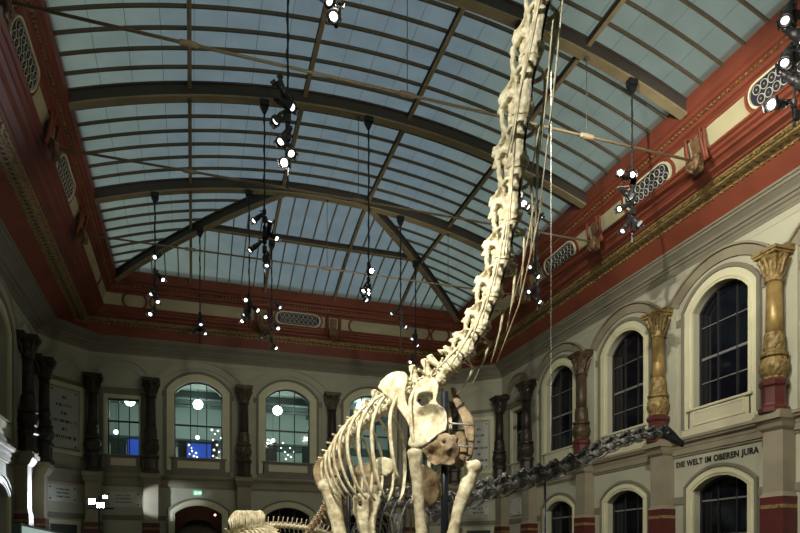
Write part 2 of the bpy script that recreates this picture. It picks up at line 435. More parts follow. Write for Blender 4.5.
# egg-and-dart row, leaf row and bead row as ornament along the cove
def along(tx, ty, z, pitch):
    p = path6(tx, ty); segs = [(p[0], p[1], 0), (p[2], p[3], 1), (p[4], p[5], 2)]
    for a, b, k in segs:
        a = Vector(a); b = Vector(b)
        if k != 1:
            if a.y < b.y: a.y = 8.0
            else: b.y = 8.0
        L = (b-a).length; n = int(L/pitch)
        for i in range(n):
            yield a + (b-a)*((i+0.5)/n), k
eg = MB()
for p, k in along(1.77, 1.32, 13.36, 0.26): eg.ball((p.x, p.y, 13.565), (0.075, 0.075, 0.03) , 6, 4)
eg2 = MB()
for p, k in along(1.96, 1.42, 13.3, 0.20):
    if k == 1: eg2.box(p.x-0.05, p.x+0.05, p.y-0.025, p.y+0.015, 13.47, 13.53)
    else: eg2.box(p.x-0.035, p.x+0.035, p.y-0.045, p.y+0.045, 13.47, 13.53)
struct(eg2.obj('trim_100', M['gold']))
struct(eg.obj('trim_9', M['umber']))
lf = MB()
for p, k in along(1.52, 1.205, 13.4, 0.11): lf.ball((p.x+random.uniform(-.04,.04), p.y+random.uniform(-.03,.03), 13.64), (0.046, 0.042, 0.03), 5, 4)
struct(lf.obj('trim_10', M['gold']))
bd = MB()
for p, k in along(.21, .20, 15.03, 0.16): bd.box(p.x-0.035, p.x+0.035, p.y-0.035, p.y+0.035, 14.99, 15.045)
struct(bd.obj('trim_11', M['gold']))
for_l = MB()
# string course between the storeys and its path round the walls
def wall_off(d): return [(XL+d, YF), (XL+d, 34.0-d*0.3), (-5.1+d*0.3, YB-d), (15.16-d*0.3, YB-d), (XR-d, 34.06-d*0.3), (XR-d, YF)]
sweep([(wall_off(d), z) for d, z in [(-.05, 6.07), (.26, 6.06), (.30, 6.03), (.30, 5.95), (.26, 5.93), (.24, 5.87), (.14, 5.82), (.12, 5.70), (.10, 5.69), (.10, 5.48), (.06, 5.46), (.05, 5.40), (-.05, 5.39)]], 'trim_12', M['pier'])

# flat bands at capital height and at the spring of the lower arches
bnd = 12
COL_R = [15.14, 20.26, 25.33, 30.39, 33.54]
COL_L = [30.39, 33.50]
COL_B = [-4.80, -2.07, 2.62, 7.44, 12.16, 14.86]
def bands(side, arches, rects, lo_, hi_):
    global bnd
    cuts = sorted([(c-1.6, c+1.6) for c in arches])
    for (z0, z1), extra in (((10.22, 10.50), True), ((3.66, 3.92), False)):
        mb = MB(); x = lo_
        for a, b in cuts + [(hi_, hi_)]:
            if a > x:
                if side == 'right': mb.box(x, a, -0.01, 0.04, z0, z1)
                else: mb.box(-a, -x, -0.01, 0.04, z0, z1)
            x = b
        bnd += 1
        o = mb.obj('trim_%d' % bnd, M['band']); o.location = ORG[side]; o.rotation_euler = (0, 0, ROT[side]); struct(o)
bands('right', ARCH_R, [], 6.0, 34.0)
bands('left', ARCH_L, [], 15.0, 33.9)
bands('back', ARCH_B, list(RECT_B), -5.0, 15.1)
# blind arches round each bay, springing from the capitals
def blind(side, c, hw):
    global bnd
    pth = lambda o: arch_path(hw, 10.95, 11.02, 0.78 if hw > 1.5 else 0.5, o)
    mb = MB().ribbon(pth(0), pth(0.34), -0.02, 0.07).ribbon(pth(0.34), pth(0.41), -0.02, 0.16)
    bnd += 1
    o = mb.obj('trim_%d' % bnd, M['pier'] if side == 'right' else M['wall']); o.location = at(side, c); o.rotation_euler = (0, 0, ROT[side]); struct(o)  # rings on the lit wall get a darker colour to hold their shade
for c in ARCH_R[1:]: blind('right', c, 1.92)
for c in ARCH_L[1:]: blind('left', c, 1.92)
for c in ARCH_B: blind('back', c, 1.86)
blind('right', RECT_R, 0.95); blind('left', RECT_L, 0.95)
for c in RECT_B: blind('back', c, 0.88)

# ---------------------------------------------------------------- glass roof
Rr = ((GR-XC)**2 + 1.6**2) / 3.2
def arc(x): return 16.8 - Rr + sqrt(Rr*Rr - (x-XC)**2)      # underside of the ribs
def hipx(y): return GL + (GB - y) * (3.55 - GL) / (GB - 26.9)
def zroof(x, y):
    z = arc(x)
    if y > 26.9: z = min(z, arc(min(XC, hipx(y))))
    return z
GT = 0.52
xs = sorted(set([GL + (GR-GL)*i/48 for i in range(49)]))
ys = [YF, 10.8, 16.2, 21.5, 26.9] + [26.9 + 7.1*i/16 for i in range(1, 17)]
ceil = MB().sheet([[(x, y, zroof(x, y)+GT) for x in xs] for y in ys]).obj('ceiling', M['roofglass'])
struct(ceil)
def polyseg(f, a, b, n): return [f(a + (b-a)*i/n) for i in range(n+1)]
def section_sweep(mb, pts, wdir, sect):
    """sweep an open/closed section list of (w,h) along pts; w along wdir, h along z"""
    w = Vector(wdir); rows = []
    for p in pts:
        rows.append([tuple(Vector(p) + w*a + Vector((0,0,h))) for a, h in sect])
    mb.sheet(rows)
def bar_sect(hw, h0, h1): return [(-hw, h1), (-hw, h0), (hw, h0), (hw, h1), (-hw, h1)]
# arched glazing bars
def glaze(pts, w, hw=0.026, h=0.10, m_=None):
    mb = MB(); section_sweep(mb, pts, w, bar_sect(hw, GT-h, GT)); mb.obj('glazing_bar', m_ or M['bar'], ceil)
Yb = [RIBS[1], RIBS[2], RIBS[3], RIBS[4]]
for i in range(3):
    for k in range(1, 7):
        y = Yb[i] + (Yb[i+1]-Yb[i])*k/7
        glaze([(x, y, arc(x)) for x in [GL + (GR-GL)*j/32 for j in range(33)]], (0, 1, 0))
for k in range(1, 9):
    y = 26.9 + 7.1*k/9; hx = hipx(y)
    for a, b in ((GL, hx), (2*XC-hx, GR)):
        glaze([(a+(b-a)*j/10, y, arc(a+(b-a)*j/10)) for j in range(11)], (0, 1, 0))
step = 3.65/6
for k in range(-14, 15):
    x = XC + k*step
    if not (GL+0.3 < x < GR-0.3): continue
    y1 = 26.9 if abs(x-XC) <= XC-3.55 else GB - (min(x-GL, GR-x))
    if min(abs(x-q) for q in PURL) < 0.2: continue
    glaze([(x, y1 + (GB-y1)*j/8, arc(min(XC, hipx(y1 + (GB-y1)*j/8)))) for j in range(9)], (1, 0, 0), 0.025, 0.10, M['hipbar_lit'])
for k in range(1, 20):
    x = GL + (GR-GL)*k/20
    ye = 26.9 if 3.5 < x < 7.3 else GB - min(x-GL, GR-x)
    MB().sheet([[(x-0.006, y, zroof(x, y)+GT-0.012), (x+0.006, y, zroof(x, y)+GT-0.012)] for y in (10.8, 16.2, 21.5, 26.9, max(26.95, ye))]).obj('glazing_seam', M['seam'], ceil)
# ribs, hips, purlins
def iron(name, label, cat, pts, wdir, group, fl=0.15, web=0.045, depth=GT-0.035, flz=0.06):
    t = thing(name, label, cat, (0, 0, 0), 0, group, 'thing')
    mb = MB(); section_sweep(mb, pts, wdir, bar_sect(web, flz, depth)); mb.obj('web', M['iron_shade'], t)
    mb = MB(); section_sweep(mb, pts, wdir, bar_sect(fl, 0.0, flz)); mb.obj('lower_flange', M['flange'], t)
    mb = MB(); section_sweep(mb, pts, wdir, bar_sect(fl, depth-0.06, depth-0.005)); mb.obj('upper_flange', M['iron_shade'], t)
    return t
xr = [GL + (GR-GL)*j/40 for j in range(41)]
rib_lab = {10.8: 'wide iron roof arch nearest overhead, its foot high up the near red cove', 16.2: 'iron roof arch crossing behind the top of the long neck',
           21.5: 'iron roof arch spanning mid hall, one arch before the hip end', 26.9: 'iron roof arch at the hip end where the slanting hip rafters start'}
for y in RIBS[1:]:
    iron('roof_arch', rib_lab[y], 'roof arch', [(x, y, arc(x)) for x in xr], (0, 1, 0), 'iron roof arches', web=0.10)
for sgn, lab in ((1, 'slanting hip rafter running down to the dark west corner of the roof, over the plaque corner'), (-1, 'slanting hip rafter running down to the corner behind the long neck')):
    pts = []
    for j in range(13):
        y = 26.9 + 7.1*j/12; x = hipx(y); pts.append((x if sgn > 0 else 2*XC-x, y, arc(hipx(y))-0.05))
    iron('hip_rafter', lab.replace('west ', ''), 'rafter', pts, (0.707, 0.707*sgn, 0), 'hip rafters', fl=0.13)
plab = ['long roof purlin nearest the dark side wall', 'long roof purlin just off centre towards the dark side', 'long roof purlin just off centre towards the lit wall', 'long roof purlin nearest the lit wall with golden columns']
for i, x in enumerate(PURL):
    pts = [(x, y, zroof(x, y)+0.26) for y in [10.8, 16.2, 21.5, 26.9] + [26.9 + 7.1*j/10 for j in range(1, 11)]]
    iron('roof_purlin', plab[i], 'purlin', pts, (1, 0, 0), 'roof purlins', fl=0.062, web=0.025, depth=GT-0.30, flz=0.04)
hb = [(x, 30.3, zroof(x, 30.3)+0.2) for x in [hipx(30.3) + (2*XC-2*hipx(30.3))*j/10 for j in range(11)]]
iron('hip_crossbar', 'level iron crossbar halfway down the sloping glass end', 'crossbar', hb, (0, 1, 0), None, fl=0.09, web=0.03, depth=GT-0.24, flz=0.04)

# ---------------------------------------------------------------- tie rods with turnbuckles and hanger wires
ZT = 13.92
tl = {16.2: 'thin tan tie rod highest in view, running to the gilt console beside the dazzling lamps', 21.5: 'thin tan tie rod of the middle arch, passing behind the middle of the neck', 26.9: 'thin tan tie rod lowest in view, across the sloping glass end'}
for y in RIBS[2:]:
    t = thing('tie_rod', tl[y], 'tie rod', (0, y, ZT), 0, 'roof tie rods', 'thing')
    MB().tube([(GL-0.45, 0, 0), (GR+0.45, 0, 0)], 0.038, 8).obj('rod', M['rod'], t, True)
    for x in (-0.1, XC, 10.9):
        MB().lathe([(0.04, -0.22), (0.065, -0.19), (0.07, -0.1), (0.07, 0.1), (0.065, 0.19), (0.04, 0.22)], 8, c=(x, 0, 0), axis='x').obj('turnbuckle', M['rod'], t)
        zz = arc(x) - ZT - 0.012
        MB().tube([(x, 0, 0.05), (x, 0, zz)], 0.012, 5).lathe([(0.02, zz-0.06), (0.07, zz-0.03), (0.07, zz)], 8, c=(x, 0, 0)).obj('hanger_wire', M['cablegrey'], t)

# ---------------------------------------------------------------- wall consoles, grilles, frieze mouldings
def make_console():
    t = thing('console', 'x', 'console')
    b = MB()
    prof = [(0.0, 0.72), (0.20, 0.72), (0.22, 0.62), (0.16, 0.45), (0.13, 0.25), (0.20, 0.10), (0.30, 0.0), (0.30, -0.12), (0.22, -0.22), (0.10, -0.26), (0.0, -0.3)]
    n = len(prof)
    for x in (-0.17, 0.17): b.v += [(x, y, z) for y, z in prof]
    b.f += [tuple(range(n)), tuple(reversed(range(n, 2*n)))] + [(i, (i+1) % n, n+(i+1) % n, n+i) for i in range(n)]
    b.obj('bracket', M['bracket'], t)
    l = MB()
    for k in range(5):
        l.lathe([(0.13, -0.03), (0.17, -0.02), (0.17, 0.02), (0.13, 0.03)], 10, c=(0, 0.30, 0.72-0.0-k*0.0), axis='x') if False else None
        l.ball((random.uniform(-.15, .15), 0.24+random.uniform(0, .05), -0.22+0.08*k), (0.10, 0.06, 0.07), 6, 4)
    l.lathe([(0.10, -0.24), (0.14, -0.2), (0.14, 0.2), (0.10, 0.24)], 12, c=(0, 0.22, -0.08), axis='x')
    l.tube([(-0.2, 0.22, 0.1), (-0.23, 0.27, -0.1), (-0.16, 0.28, -0.24), (0, 0.22, -0.32)], 0.06, 6)
    l.tube([(0.2, 0.22, 0.1), (0.23, 0.27, -0.1), (0.16, 0.28, -0.24), (0, 0.22, -0.32)], 0.06, 6)
    l.obj('scroll_leaf', M['bracket'], t, True)
    r = MB()
    for x in (-0.30, 0.30):
        for q in (0, 0.09):
            sx = 1 if x > 0 else -1
            r.tube([(x+sx*q, 0.0, 0.86), (x+sx*q, 0.30-q, 0.80), (x+sx*q, 0.22-q*0.5, 0.45), (x+sx*q, 0.12, 0.15), (x+sx*q, 0.04, -0.1)], 0.05, 6)
    r.obj('side_moulding', M['red'], t, True)
    return t
con = make_console()
spots_c = [('right', y) for y in RIBS[2:]] + [('left', y) for y in RIBS[2:]] + [('back', x) for x in (3.5, 7.25)]
def frieze(side, s, z, d=0.0):
    if side == 'right': return (GR+0.60-d, s, z)
    if side == 'left': return (GL-0.60+d, s, z)
    return (s, GB+0.56-d, z)
cl = {('right', 10.8): 'scrolled wall console at the foot of the nearest roof arch on the lit side', ('right', 16.2): 'gilt scrolled console holding the nearest tie rod on the lit cove',
      ('right', 21.5): 'gilt scrolled console holding the middle tie rod on the lit cove', ('right', 26.9): 'scrolled console on the lit cove hidden partly by the neck, farthest tie rod',
      ('left', 16.2): 'dark scrolled console at the top corner holding the nearest tie rod', ('left', 21.5): 'dark scrolled console on the shaded cove holding the middle tie rod', ('left', 26.9): 'dark scrolled console on the shaded cove holding the farthest tie rod',
      ('back', 3.5): 'small frieze console between cream panel and grille, behind the lamp cluster', ('back', 7.25): 'small frieze console just to the neck side of the end grille'}
for side, s in spots_c:
    clone(con, frieze(side, s, ZT), ROT[side], cl[(side, s)], 'cove consoles')
drop(con)

def stadium(hl, hh, off=0.0, n=10):
    hl2 = hl; r = hh + off; pts = []
    for i in range(n+1):
        a = -pi/2 + pi*i/n; pts.append((hl-hh + r*cos(a), r*sin(a)))
    for i in range(n+1):
        a = pi/2 + pi*i/n; pts.append((-(hl-hh) + r*cos(a), r*sin(a)))
    return pts
def make_grille():
    t = thing('frieze_grille', 'x', 'grille')
    bm = bmesh.new(); vs = [bm.verts.new((x, 0.05, z)) for x, z in stadium(1.12, 0.29)]; bm.faces.new(vs)
    me = bpy.data.meshes.new('backing'); bm.to_mesh(me); bm.free(); me.materials.append(M['navy']); link('backing', me, t)
    MB().ribbon(stadium(1.12, 0.29), stadium(1.12, 0.29, 0.05), 0.0, 0.10, True).obj('frame', M['cream'], t)
    r = MB()
    for row in (-1, 1):
        for k in range(8):
            x = -0.90 + k*0.245 + (0.05 if row > 0 else 0); z = row*0.133
            pts = [(x+0.115*cos(a*pi/6), 0.07, z+0.115*sin(a*pi/6)) for a in range(13)]
            r.tube(pts, 0.012, 4, caps=False)
    r.obj('ring_lattice', M['lattice'], t)
    for row in (-1, 1):
        for k in range(8):
            x = -0.90 + k*0.245 + (0.05 if row > 0 else 0); z = row*0.133
            MB().ball((x, 0.075, z), (0.034, 0.02, 0.034), 6, 4).obj('gilt_boss', M['gold'], t)
    return t
gr = make_grille()
gl = {('right', 13.1): 'cast ring grille in the lit cove beside the pole at the frame edge', ('right', 18.6): 'cast ring grille in the lit cove behind the dazzling twin spotlights', ('right', 24.15): 'cast ring grille in the lit cove just beyond the neck',
      ('left', 18.6): 'large shaded ring grille in the cove near the upper corner', ('left', 24.15): 'small shaded ring grille between two consoles on the dark cove', ('back', 5.37): 'wide ring grille in the end frieze below the glass slope'}
for (side, s), lab in gl.items():
    q = clone(gr, frieze(side, s, 14.50, 0.0), ROT[side], lab, 'frieze ring grilles'); q.rotation_euler = (-0.42, 0, ROT[side])
drop(gr)
fm = MB()
def stad_at(side, s, hl, w0, w1):
    mb = MB().ribbon(stadium(hl, 0.31, w0), stadium(hl, 0.31, w1), 0.0, 0.09, True)
    global bnd
    bnd += 1
    o = mb.obj('trim_%d' % bnd, M['red']); o.location = frieze(side, s, 14.50, -0.02); o.rotation_euler = (-0.42, 0, ROT[side]); struct(o)
for side, s in gl: stad_at(side, s, 1.22, 0.02, 0.10)
for s, hl in ((0.30, 2.3), (10.5, 2.3)): stad_at('back', s, hl, 0.0, 0.09)
for s in (-2.75, 13.5): stad_at('back', s, 0.5, 0.0, 0.09)
for y in (30.4,):
    for sd in ('left', 'right'): stad_at(sd, y, 2.2, 0.0, 0.09)

# ================================================================== COLUMNS AND PIERS
def make_column(shaft_m, orn_m, base_m):
    t = thing('engaged_column', 'x', 'column', kind='thing')
    y = 0.44
    # octagonal red pedestal
    MB().lathe([(0.43, 6.05), (0.43, 6.18), (0.36, 6.26), (0.34, 6.32), (0.345, 6.72), (0.35, 6.80), (0.41, 6.86), (0.42, 6.96), (0.36, 7.04)], 8, c=(0, y, 0)).obj('pedestal', base_m, t)
    leaf = lambda k, amp: (lambda a, z: 1 + amp*abs(sin(k*a/2 + 9*z)))
    MB().lathe([(0.27, 7.02), (0.30, 7.08), (0.28, 7.12), (0.34, 7.22), (0.385, 7.38), (0.375, 7.52), (0.33, 7.66), (0.28, 7.72)], 24, leaf(10, 0.10), c=(0, y, 0)).obj('ornate_drum', orn_m, t)
    MB().lathe([(0.30, 7.70), (0.38, 7.74), (0.39, 7.82), (0.30, 7.88), (0.28, 7.92)], 20, c=(0, y, 0)).obj('ring_moulding', orn_m, t)
    MB().lathe([(0.265, 7.90), (0.285, 8.0), (0.275, 8.12), (0.27, 8.26), (0.265, 8.36), (0.245, 8.46)], 24, leaf(12, 0.09), c=(0, y, 0)).obj('leaf_sleeve', orn_m, t)
    MB().lathe([(0.235, 8.4), (0.232, 9.0), (0.215, 10.02)], 20, c=(0, y, 0)).obj('shaft', shaft_m, t, True)
    cp = MB().lathe([(0.215, 9.98), (0.25, 10.02), (0.25, 10.06), (0.225, 10.09), (0.235, 10.28), (0.28, 10.42), (0.25, 10.46), (0.27, 10.60), (0.36, 10.74), (0.38, 10.78)], 24, leaf(8, 0.12), c=(0, y, 0))
    for a in range(8):
        an = a*pi/4
        cp.tube([(0.24*cos(an), y+0.24*sin(an), 10.2), (0.31*cos(an), y+0.31*sin(an), 10.5), (0.42*cos(an), y+0.42*sin(an), 10.70), (0.44*cos(an), y+0.44*sin(an), 10.62)], [0.05, 0.07, 0.06, 0.035], 6)
    cp.obj('capital', orn_m, t)
    MB().box(-0.40, 0.40, 0.0, y+0.40, 10.76, 10.84).box(-0.44, 0.44, 0.0, y+0.44, 10.84, 10.93).box(-0.40, 0.40, 0.0, 0.40, 10.93, 11.06).obj('abacus', orn_m, t)
    return t
def make_pier():
    t = thing('wall_pier', 'x', 'pier', kind='thing')
    MB().frustum(5.52, 5.60, 0.38, 0.52, 0.42, 0.60).frustum(5.60, 5.82, 0.42, 0.60, 0.47, 0.70).box(-0.49, 0.49, 0, 0.78, 5.82, 5.98).box(-0.46, 0.46, 0, 0.72, 5.98, 6.08).obj('cap', M['pier'], t)
    MB().box(-0.36, 0.36, 0, 0.50, 3.62, 5.53).frustum(3.50, 3.66, 0.42, 0.56, 0.36, 0.50).obj('shaft', M['pier'], t)
    dd = MB().box(-0.42, 0.42, 0, 0.56, 0, 3.51).obj('dado', M['darkred'], t)
    MB().box(-0.428, 0.428, 0, 0.568, 3.16, 3.27).obj('gilt_band', M['gold'], dd)
    return t
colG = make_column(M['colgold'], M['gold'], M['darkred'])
colDim = make_column(M['umber'], M['umber'], M['darkred'])
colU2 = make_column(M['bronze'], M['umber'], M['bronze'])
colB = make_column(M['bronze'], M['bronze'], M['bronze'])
pier = make_pier()
cr = ['large golden column with red octagonal pedestal, nearest the lettering', 'golden column behind the black dinosaur skull', 'brownish gold column between the second and third dark arched windows', 'dark column on the lit wall just before the narrow square window', 'dim column beside the marble plaque corner on the lit side']
pr = ['beige pier with red dado just past the lettering, under the large golden column', 'beige pier with red dado below the black dinosaur skull', 'beige pier with red dado between the two farther lower arched windows of the lit wall', 'shaded pier with red dado beside the blank white plaque', 'shaded pier at the plaque corner on the lit side']
for i, s in enumerate(COL_R):
    clone(colG if i < 2 else colDim if i < 3 else colB, at('right', s), ROT['right'], cr[i], 'engaged columns')  # columns past the second carry the dimmer light there as darker material
    clone(pier, at('right', s), ROT['right'], pr[i], 'wall piers')
clL = ['black column next to the arched window on the dark side wall', 'black column at the dark corner beside the tall marble plaque']
plL = ['dark pier with a glaring white lit edge on the shaded side wall', 'dark pier under the tall marble plaque corner']
for i, s in enumerate(COL_L):
    clone(colB, at('left', s), ROT['left'], clL[i], 'engaged columns'); clone(pier, at('left', s), ROT['left'], plL[i], 'wall piers')
cb = ['dark bronze column between the tall marble plaque and the small square window', 'dark bronze column between the small square window and first arched lit window', 'dark bronze column between the two fully seen arched lit windows', 'dark bronze column beside the rib cage, past the second arched lit window', 'dark bronze column of the end wall hidden behind the shoulder blade', 'dark bronze column of the end wall hidden behind the chest bones']
pb_ = ['shaded pier behind the glaring floodlights', 'pale lit pier beside the arched doorway with the exit sign', 'taupe pier between the arched doorway and the lower dark arched window', 'taupe pier behind the hind leg of the big skeleton', 'pier of the end wall behind the shoulder of the big skeleton', 'pier of the end wall behind the front leg of the big skeleton']
for i, s in enumerate(COL_B):
    clone(colU2 if i in (2, 3, 4) else colB, at('back', s), ROT['back'], cb[i], 'engaged columns'); clone(pier, at('back', s), ROT['back'], pb_[i], 'wall piers')
drop(colG); drop(colDim); drop(colU2); drop(colB); drop(pier)
# flat pilaster strips behind the columns
def pil(side, ss):
    global bnd
    mb = MB()
    for s in ss:
        a = s if side == 'right' else -s
        mb.box(a-0.50, a+0.50, -0.01, 0.10, 6.05, 10.95)
    bnd += 1
    o = mb.obj('trim_%d' % bnd, M['wall']); o.location = ORG[side]; o.rotation_euler = (0, 0, ROT[side]); struct(o)
for sd, ss in (('right', COL_R[:4]), ('left', COL_L[:1]), ('back', COL_B[1:5])):
    for s in ss: pil(sd, [s])

# ================================================================== PLAQUES, LETTERING, SIGNS
def writing(mb, lines, zt, lh, y, maxw, rnd):
    for i, wd in enumerate(lines):
        z = zt - i*lh; x = -wd*maxw/2
        while x < wd*maxw/2:
            w = lh*rnd.uniform(0.15, 0.24)
            k = rnd.choice((0, 1, 2, 3)); h = lh*0.36; t = lh*0.085
            mb.box(x, x+t, y, y+0.006, z-h, z)
            if k != 0: mb.box(x, x+w*0.8, y, y+0.006, z-t, z)
            if k in (1, 3): mb.box(x, x+w*0.7, y, y+0.006, z-h/2-t/2, z-h/2+t/2)
            if k in (2, 3): mb.box(x+w*0.7, x+w*0.7+t, y, y+0.006, z-h, z)
            x += w + lh*0.08
            if rnd.random() < 0.10: x += lh*0.2
def plaque(loc, rz, hw, z0, z1, lines, label, framed=True):
    t = thing('wall_plaque', label, 'plaque', loc, rz, 'marble wall plaques')
    slab = MB().box(-hw, hw, 0.02, 0.06, z0, z1).obj('slab', M['plaque'], t)
    if framed:
        MB().ribbon([(hw+.12, z0-.1), (hw+.12, z1+.1), (-hw-.12, z1+.1), (-hw-.12, z0-.1)], [(hw+.34, z0-.3), (hw+.34, z1+.32), (-hw-.34, z1+.32), (-hw-.34, z0-.3)], 0, 0.08, True).obj('frame', M['cream'], t)
    if lines:
        rnd = random.Random(int(loc[0]*10)); mb = MB(); lh = (z1-z0)/(len(lines)+1.4)
        writing(mb, lines, z1-lh*0.9, lh, 0.06, hw*1.9, rnd); mb.obj('lettering', M['ink'], slab)
    for sx in (-1, 1):
        for zz in (z0+0.12, z1-0.12):
            MB().lathe([(0.045, 0.06), (0.045, 0.075), (0.02, 0.085)], 8, c=(sx*(hw-0.12), 0, zz), axis='y').obj('fixing_stud', M['ink'], slab)
    return t
ml, al, _ = CORN['wall_left_corner']; mr, ar, _ = CORN['wall_right_corner']
LN = [0.2, 0.55, 0.2, 0.95, 0.2, 0.92]
plaque((ml.x, ml.y, 0), al, 0.78, 7.1, 9.95, LN, 'tall framed marble plaque in the dark corner above the floodlights')
plaque((mr.x, mr.y, 0), ar, 0.62, 7.0, 9.75, LN, 'tall framed marble plaque behind the chest of the big skeleton')
plaque((ml.x-0.05, ml.y, 0), al, 0.80, 4.45, 5.25, [0.5, 0.5, 0.5], 'wide low marble plaque with three text lines beside the glare', False)
plaque((-3.42, YB, 0), pi, 0.83, 4.35, 5.12, [0.42, 0.42, 0.5], 'wide low marble plaque between the floodlights and the pale pier', False)
plaque((mr.x-0.02, mr.y, 0), ar, 0.64, 4.10, 4.88, [0.5, 0.55], 'low marble plaque with two text lines under the dark neck vertebrae', False)
plaque((XR, 32.35, 0), pi/2, 0.62, 4.10, 5.02, [], 'blank white plaque on the lit wall beyond the plaque corner', False)
# door frames of the corner walls
for nm, (mm, aa, L) in CORN.items():
    o = MB().ribbon(rect_path(0.75, 0, 3.35), rect_path(0.75, 0, 3.35, 0.2), -0.01, 0.08).obj('door_frame', M['cream'])
    d = link('door_%d' % (2 if 'left' in nm else 3), MB().box(-0.75, 0.75, 0, 0.03, 0, 3.35).mesh('door', M['roomdark']), None, (mm.x, mm.y, 0), aa)
    d['kind'] = 'structure'; o.parent = d
    bnd += 1
    o2 = MB().box(-L/2, L/2, -0.01, 0.05, 3.66, 3.92).obj('trim_%d' % bnd, M['band']); o2.location = (mm.x, mm.y, 0); o2.rotation_euler = (0, 0, aa); struct(o2)
    bnd += 1
    o2 = MB().box(-L/2, L/2, -0.01, 0.04, 10.30, 10.50).obj('trim_%d' % bnd, M['band']); o2.location = (mm.x, mm.y, 0); o2.rotation_euler = (0, 0, aa); struct(o2)
    bnd += 1
    pth = lambda o_: arch_path(1.0, 10.95, 11.02, 0.45, o_)
    o2 = MB().ribbon(pth(0), pth(0.16), -0.02, 0.05).ribbon(pth(0.16), pth(0.22), -0.02, 0.1).obj('trim_%d' % bnd, M['wall']); o2.location = (mm.x, mm.y, 0); o2.rotation_euler = (0, 0, aa); struct(o2)
# wall lettering
cu = bpy.data.curves.new('wall_lettering', 'FONT'); cu.body = 'DIE WELT IM OBEREN JURA'; cu.size = 0.285; cu.space_character = 1.10; cu.extrude = 0.01; cu.align_x = 'CENTER'; cu.align_y = 'CENTER'; cu.offset = 0.009
cu.materials.append(M['ink'])
to = bpy.data.objects.new('wall_lettering_tmp', cu); C.objects.link(to)
dg = bpy.context.evaluated_depsgraph_get()
me = bpy.data.meshes.new_from_object(to.evaluated_get(dg)); bpy.data.objects.remove(to)
wv = [v.co.x for v in me.vertices]; sc = 3.68/(max(wv)-min(wv))
lt = link('wall_lettering', me); lt.matrix_world = Matrix(((0, 0, -1, XR-0.012), (-1, 0, 0, 17.95), (0, 1, 0, 5.12), (0, 0, 0, 1))) @ Matrix.Diagonal((sc, 1.0, 1, 1))
tag(lt, 'black capital letters DIE WELT IM OBEREN JURA on the lit wall above an arch', 'lettering')
# exit sign
t = thing('exit_sign', 'small glowing green and white exit sign above the arched doorway', 'sign', (0.23, YB, 5.18), pi)
MB().box(-0.20, 0.20, 0.0, 0.08, -0.11, 0.11).obj('sign_box', M['green'], t)
MB().box(-0.16, -0.02, 0.08, 0.085, -0.03, 0.03).box(-0.19, -0.13, 0.08, 0.086, -0.06, 0.06).obj('arrow_symbol', M['exitwhite'], t)
MB().ball((0.10, 0.085, 0.065), (0.02, 0.005, 0.02), 6, 4).box(0.08, 0.12, 0.08, 0.086, -0.03, 0.04).box(0.04, 0.08, 0.08, 0.086, -0.09, -0.02).box(0.12, 0.15, 0.08, 0.086, -0.09, -0.02).obj('running_figure_symbol', M['exitwhite'], t)
# information board at the lower corner
pA = onD(16.5, 523, 8.5); pB = onD(66, 534, 12.2)
zt_ = pA.z
t = thing('information_board', 'pale green glowing information board in the bottom corner, only its top edge showing', 'board', (pA.x, pA.y, 0), atan2(pB.y-pA.y, pB.x-pA.x))
L = (Vector((pB.x, pB.y))-Vector((pA.x, pA.y))).length
MB().box(0.04, L, -0.03, 0.03, 0.9, zt_-0.03).obj('panel', M['board'], t)
MB().box(0, 0.06, -0.05, 0.05, 0, zt_).box(0.06, L, -0.05, 0.05, zt_-0.03, zt_).obj('frame', M['boardedge'], t)
r = MB()
for rad in (0.95, 0.82):
    r.tube([(1.35+rad*cos(a*pi/16), -0.035, zt_-0.16-rad*0.75+0.75*rad*sin(a*pi/16)) for a in range(17)], 0.012, 4)
for x in (1.1, 1.3, 1.5): r.tube([(x, -0.035, zt_-0.5), (x+0.05, -0.035, zt_-0.25)], 0.02, 4)
r.obj('line_drawing', M['boardline'], t)

# ================================================================== GALLERY LAMPS AND DISPLAYS SEEN THROUGH THE LIT WINDOWS
def ray_y(px, py, Y):
    u = (px-400)/F; v = (Y0-py)/F; t_ = Y/(CS-u*SN)
    return Vector(((SN+u*CS)*t_, Y, ZC+v*t_))
def globe(px, py, Y, r, label, m):
    p = ray_y(px, py, Y)
    t = thing('pendant_lamp', label, 'lamp', p, 0, 'gallery globe lamps')
    MB().ball((0, 0, 0), r, 14, 10).obj('globe', m, t, True)
    MB().tube([(0, 0, r*0.9), (0, 0, 11.25-p.z)], 0.012, 5).lathe([(0.03, r*0.85), (0.06, r*0.9), (0.04, r+0.08)], 8).obj('stem', M['frame'], t)
globe(198, 404.5, 38.0, 0.27, 'big glowing globe lamp inside the first arched lit window', M['globe'])
globe(277.5, 410.5, 38.0, 0.27, 'big glowing globe lamp inside the second arched lit window', M['globe'])
globe(362, 407.5, 38.0, 0.36, 'big glowing globe lamp inside the arched window beside the rib cage', M['globe'])
globe(130, 401, 38.0, 0.27, 'glowing globe lamp at the top of the small square window', M['globe'])
globe(197.5, 437.5, 41.9, 0.13, 'small hanging globe lower down in the first arched lit window', M['globedim'])
globe(273, 440.5, 41.9, 0.13, 'small hanging globe lower down in the second arched lit window', M['globedim'])
globe(116, 432, 41.9, 0.15, 'small hanging globe low in the small square window', M['globedim'])
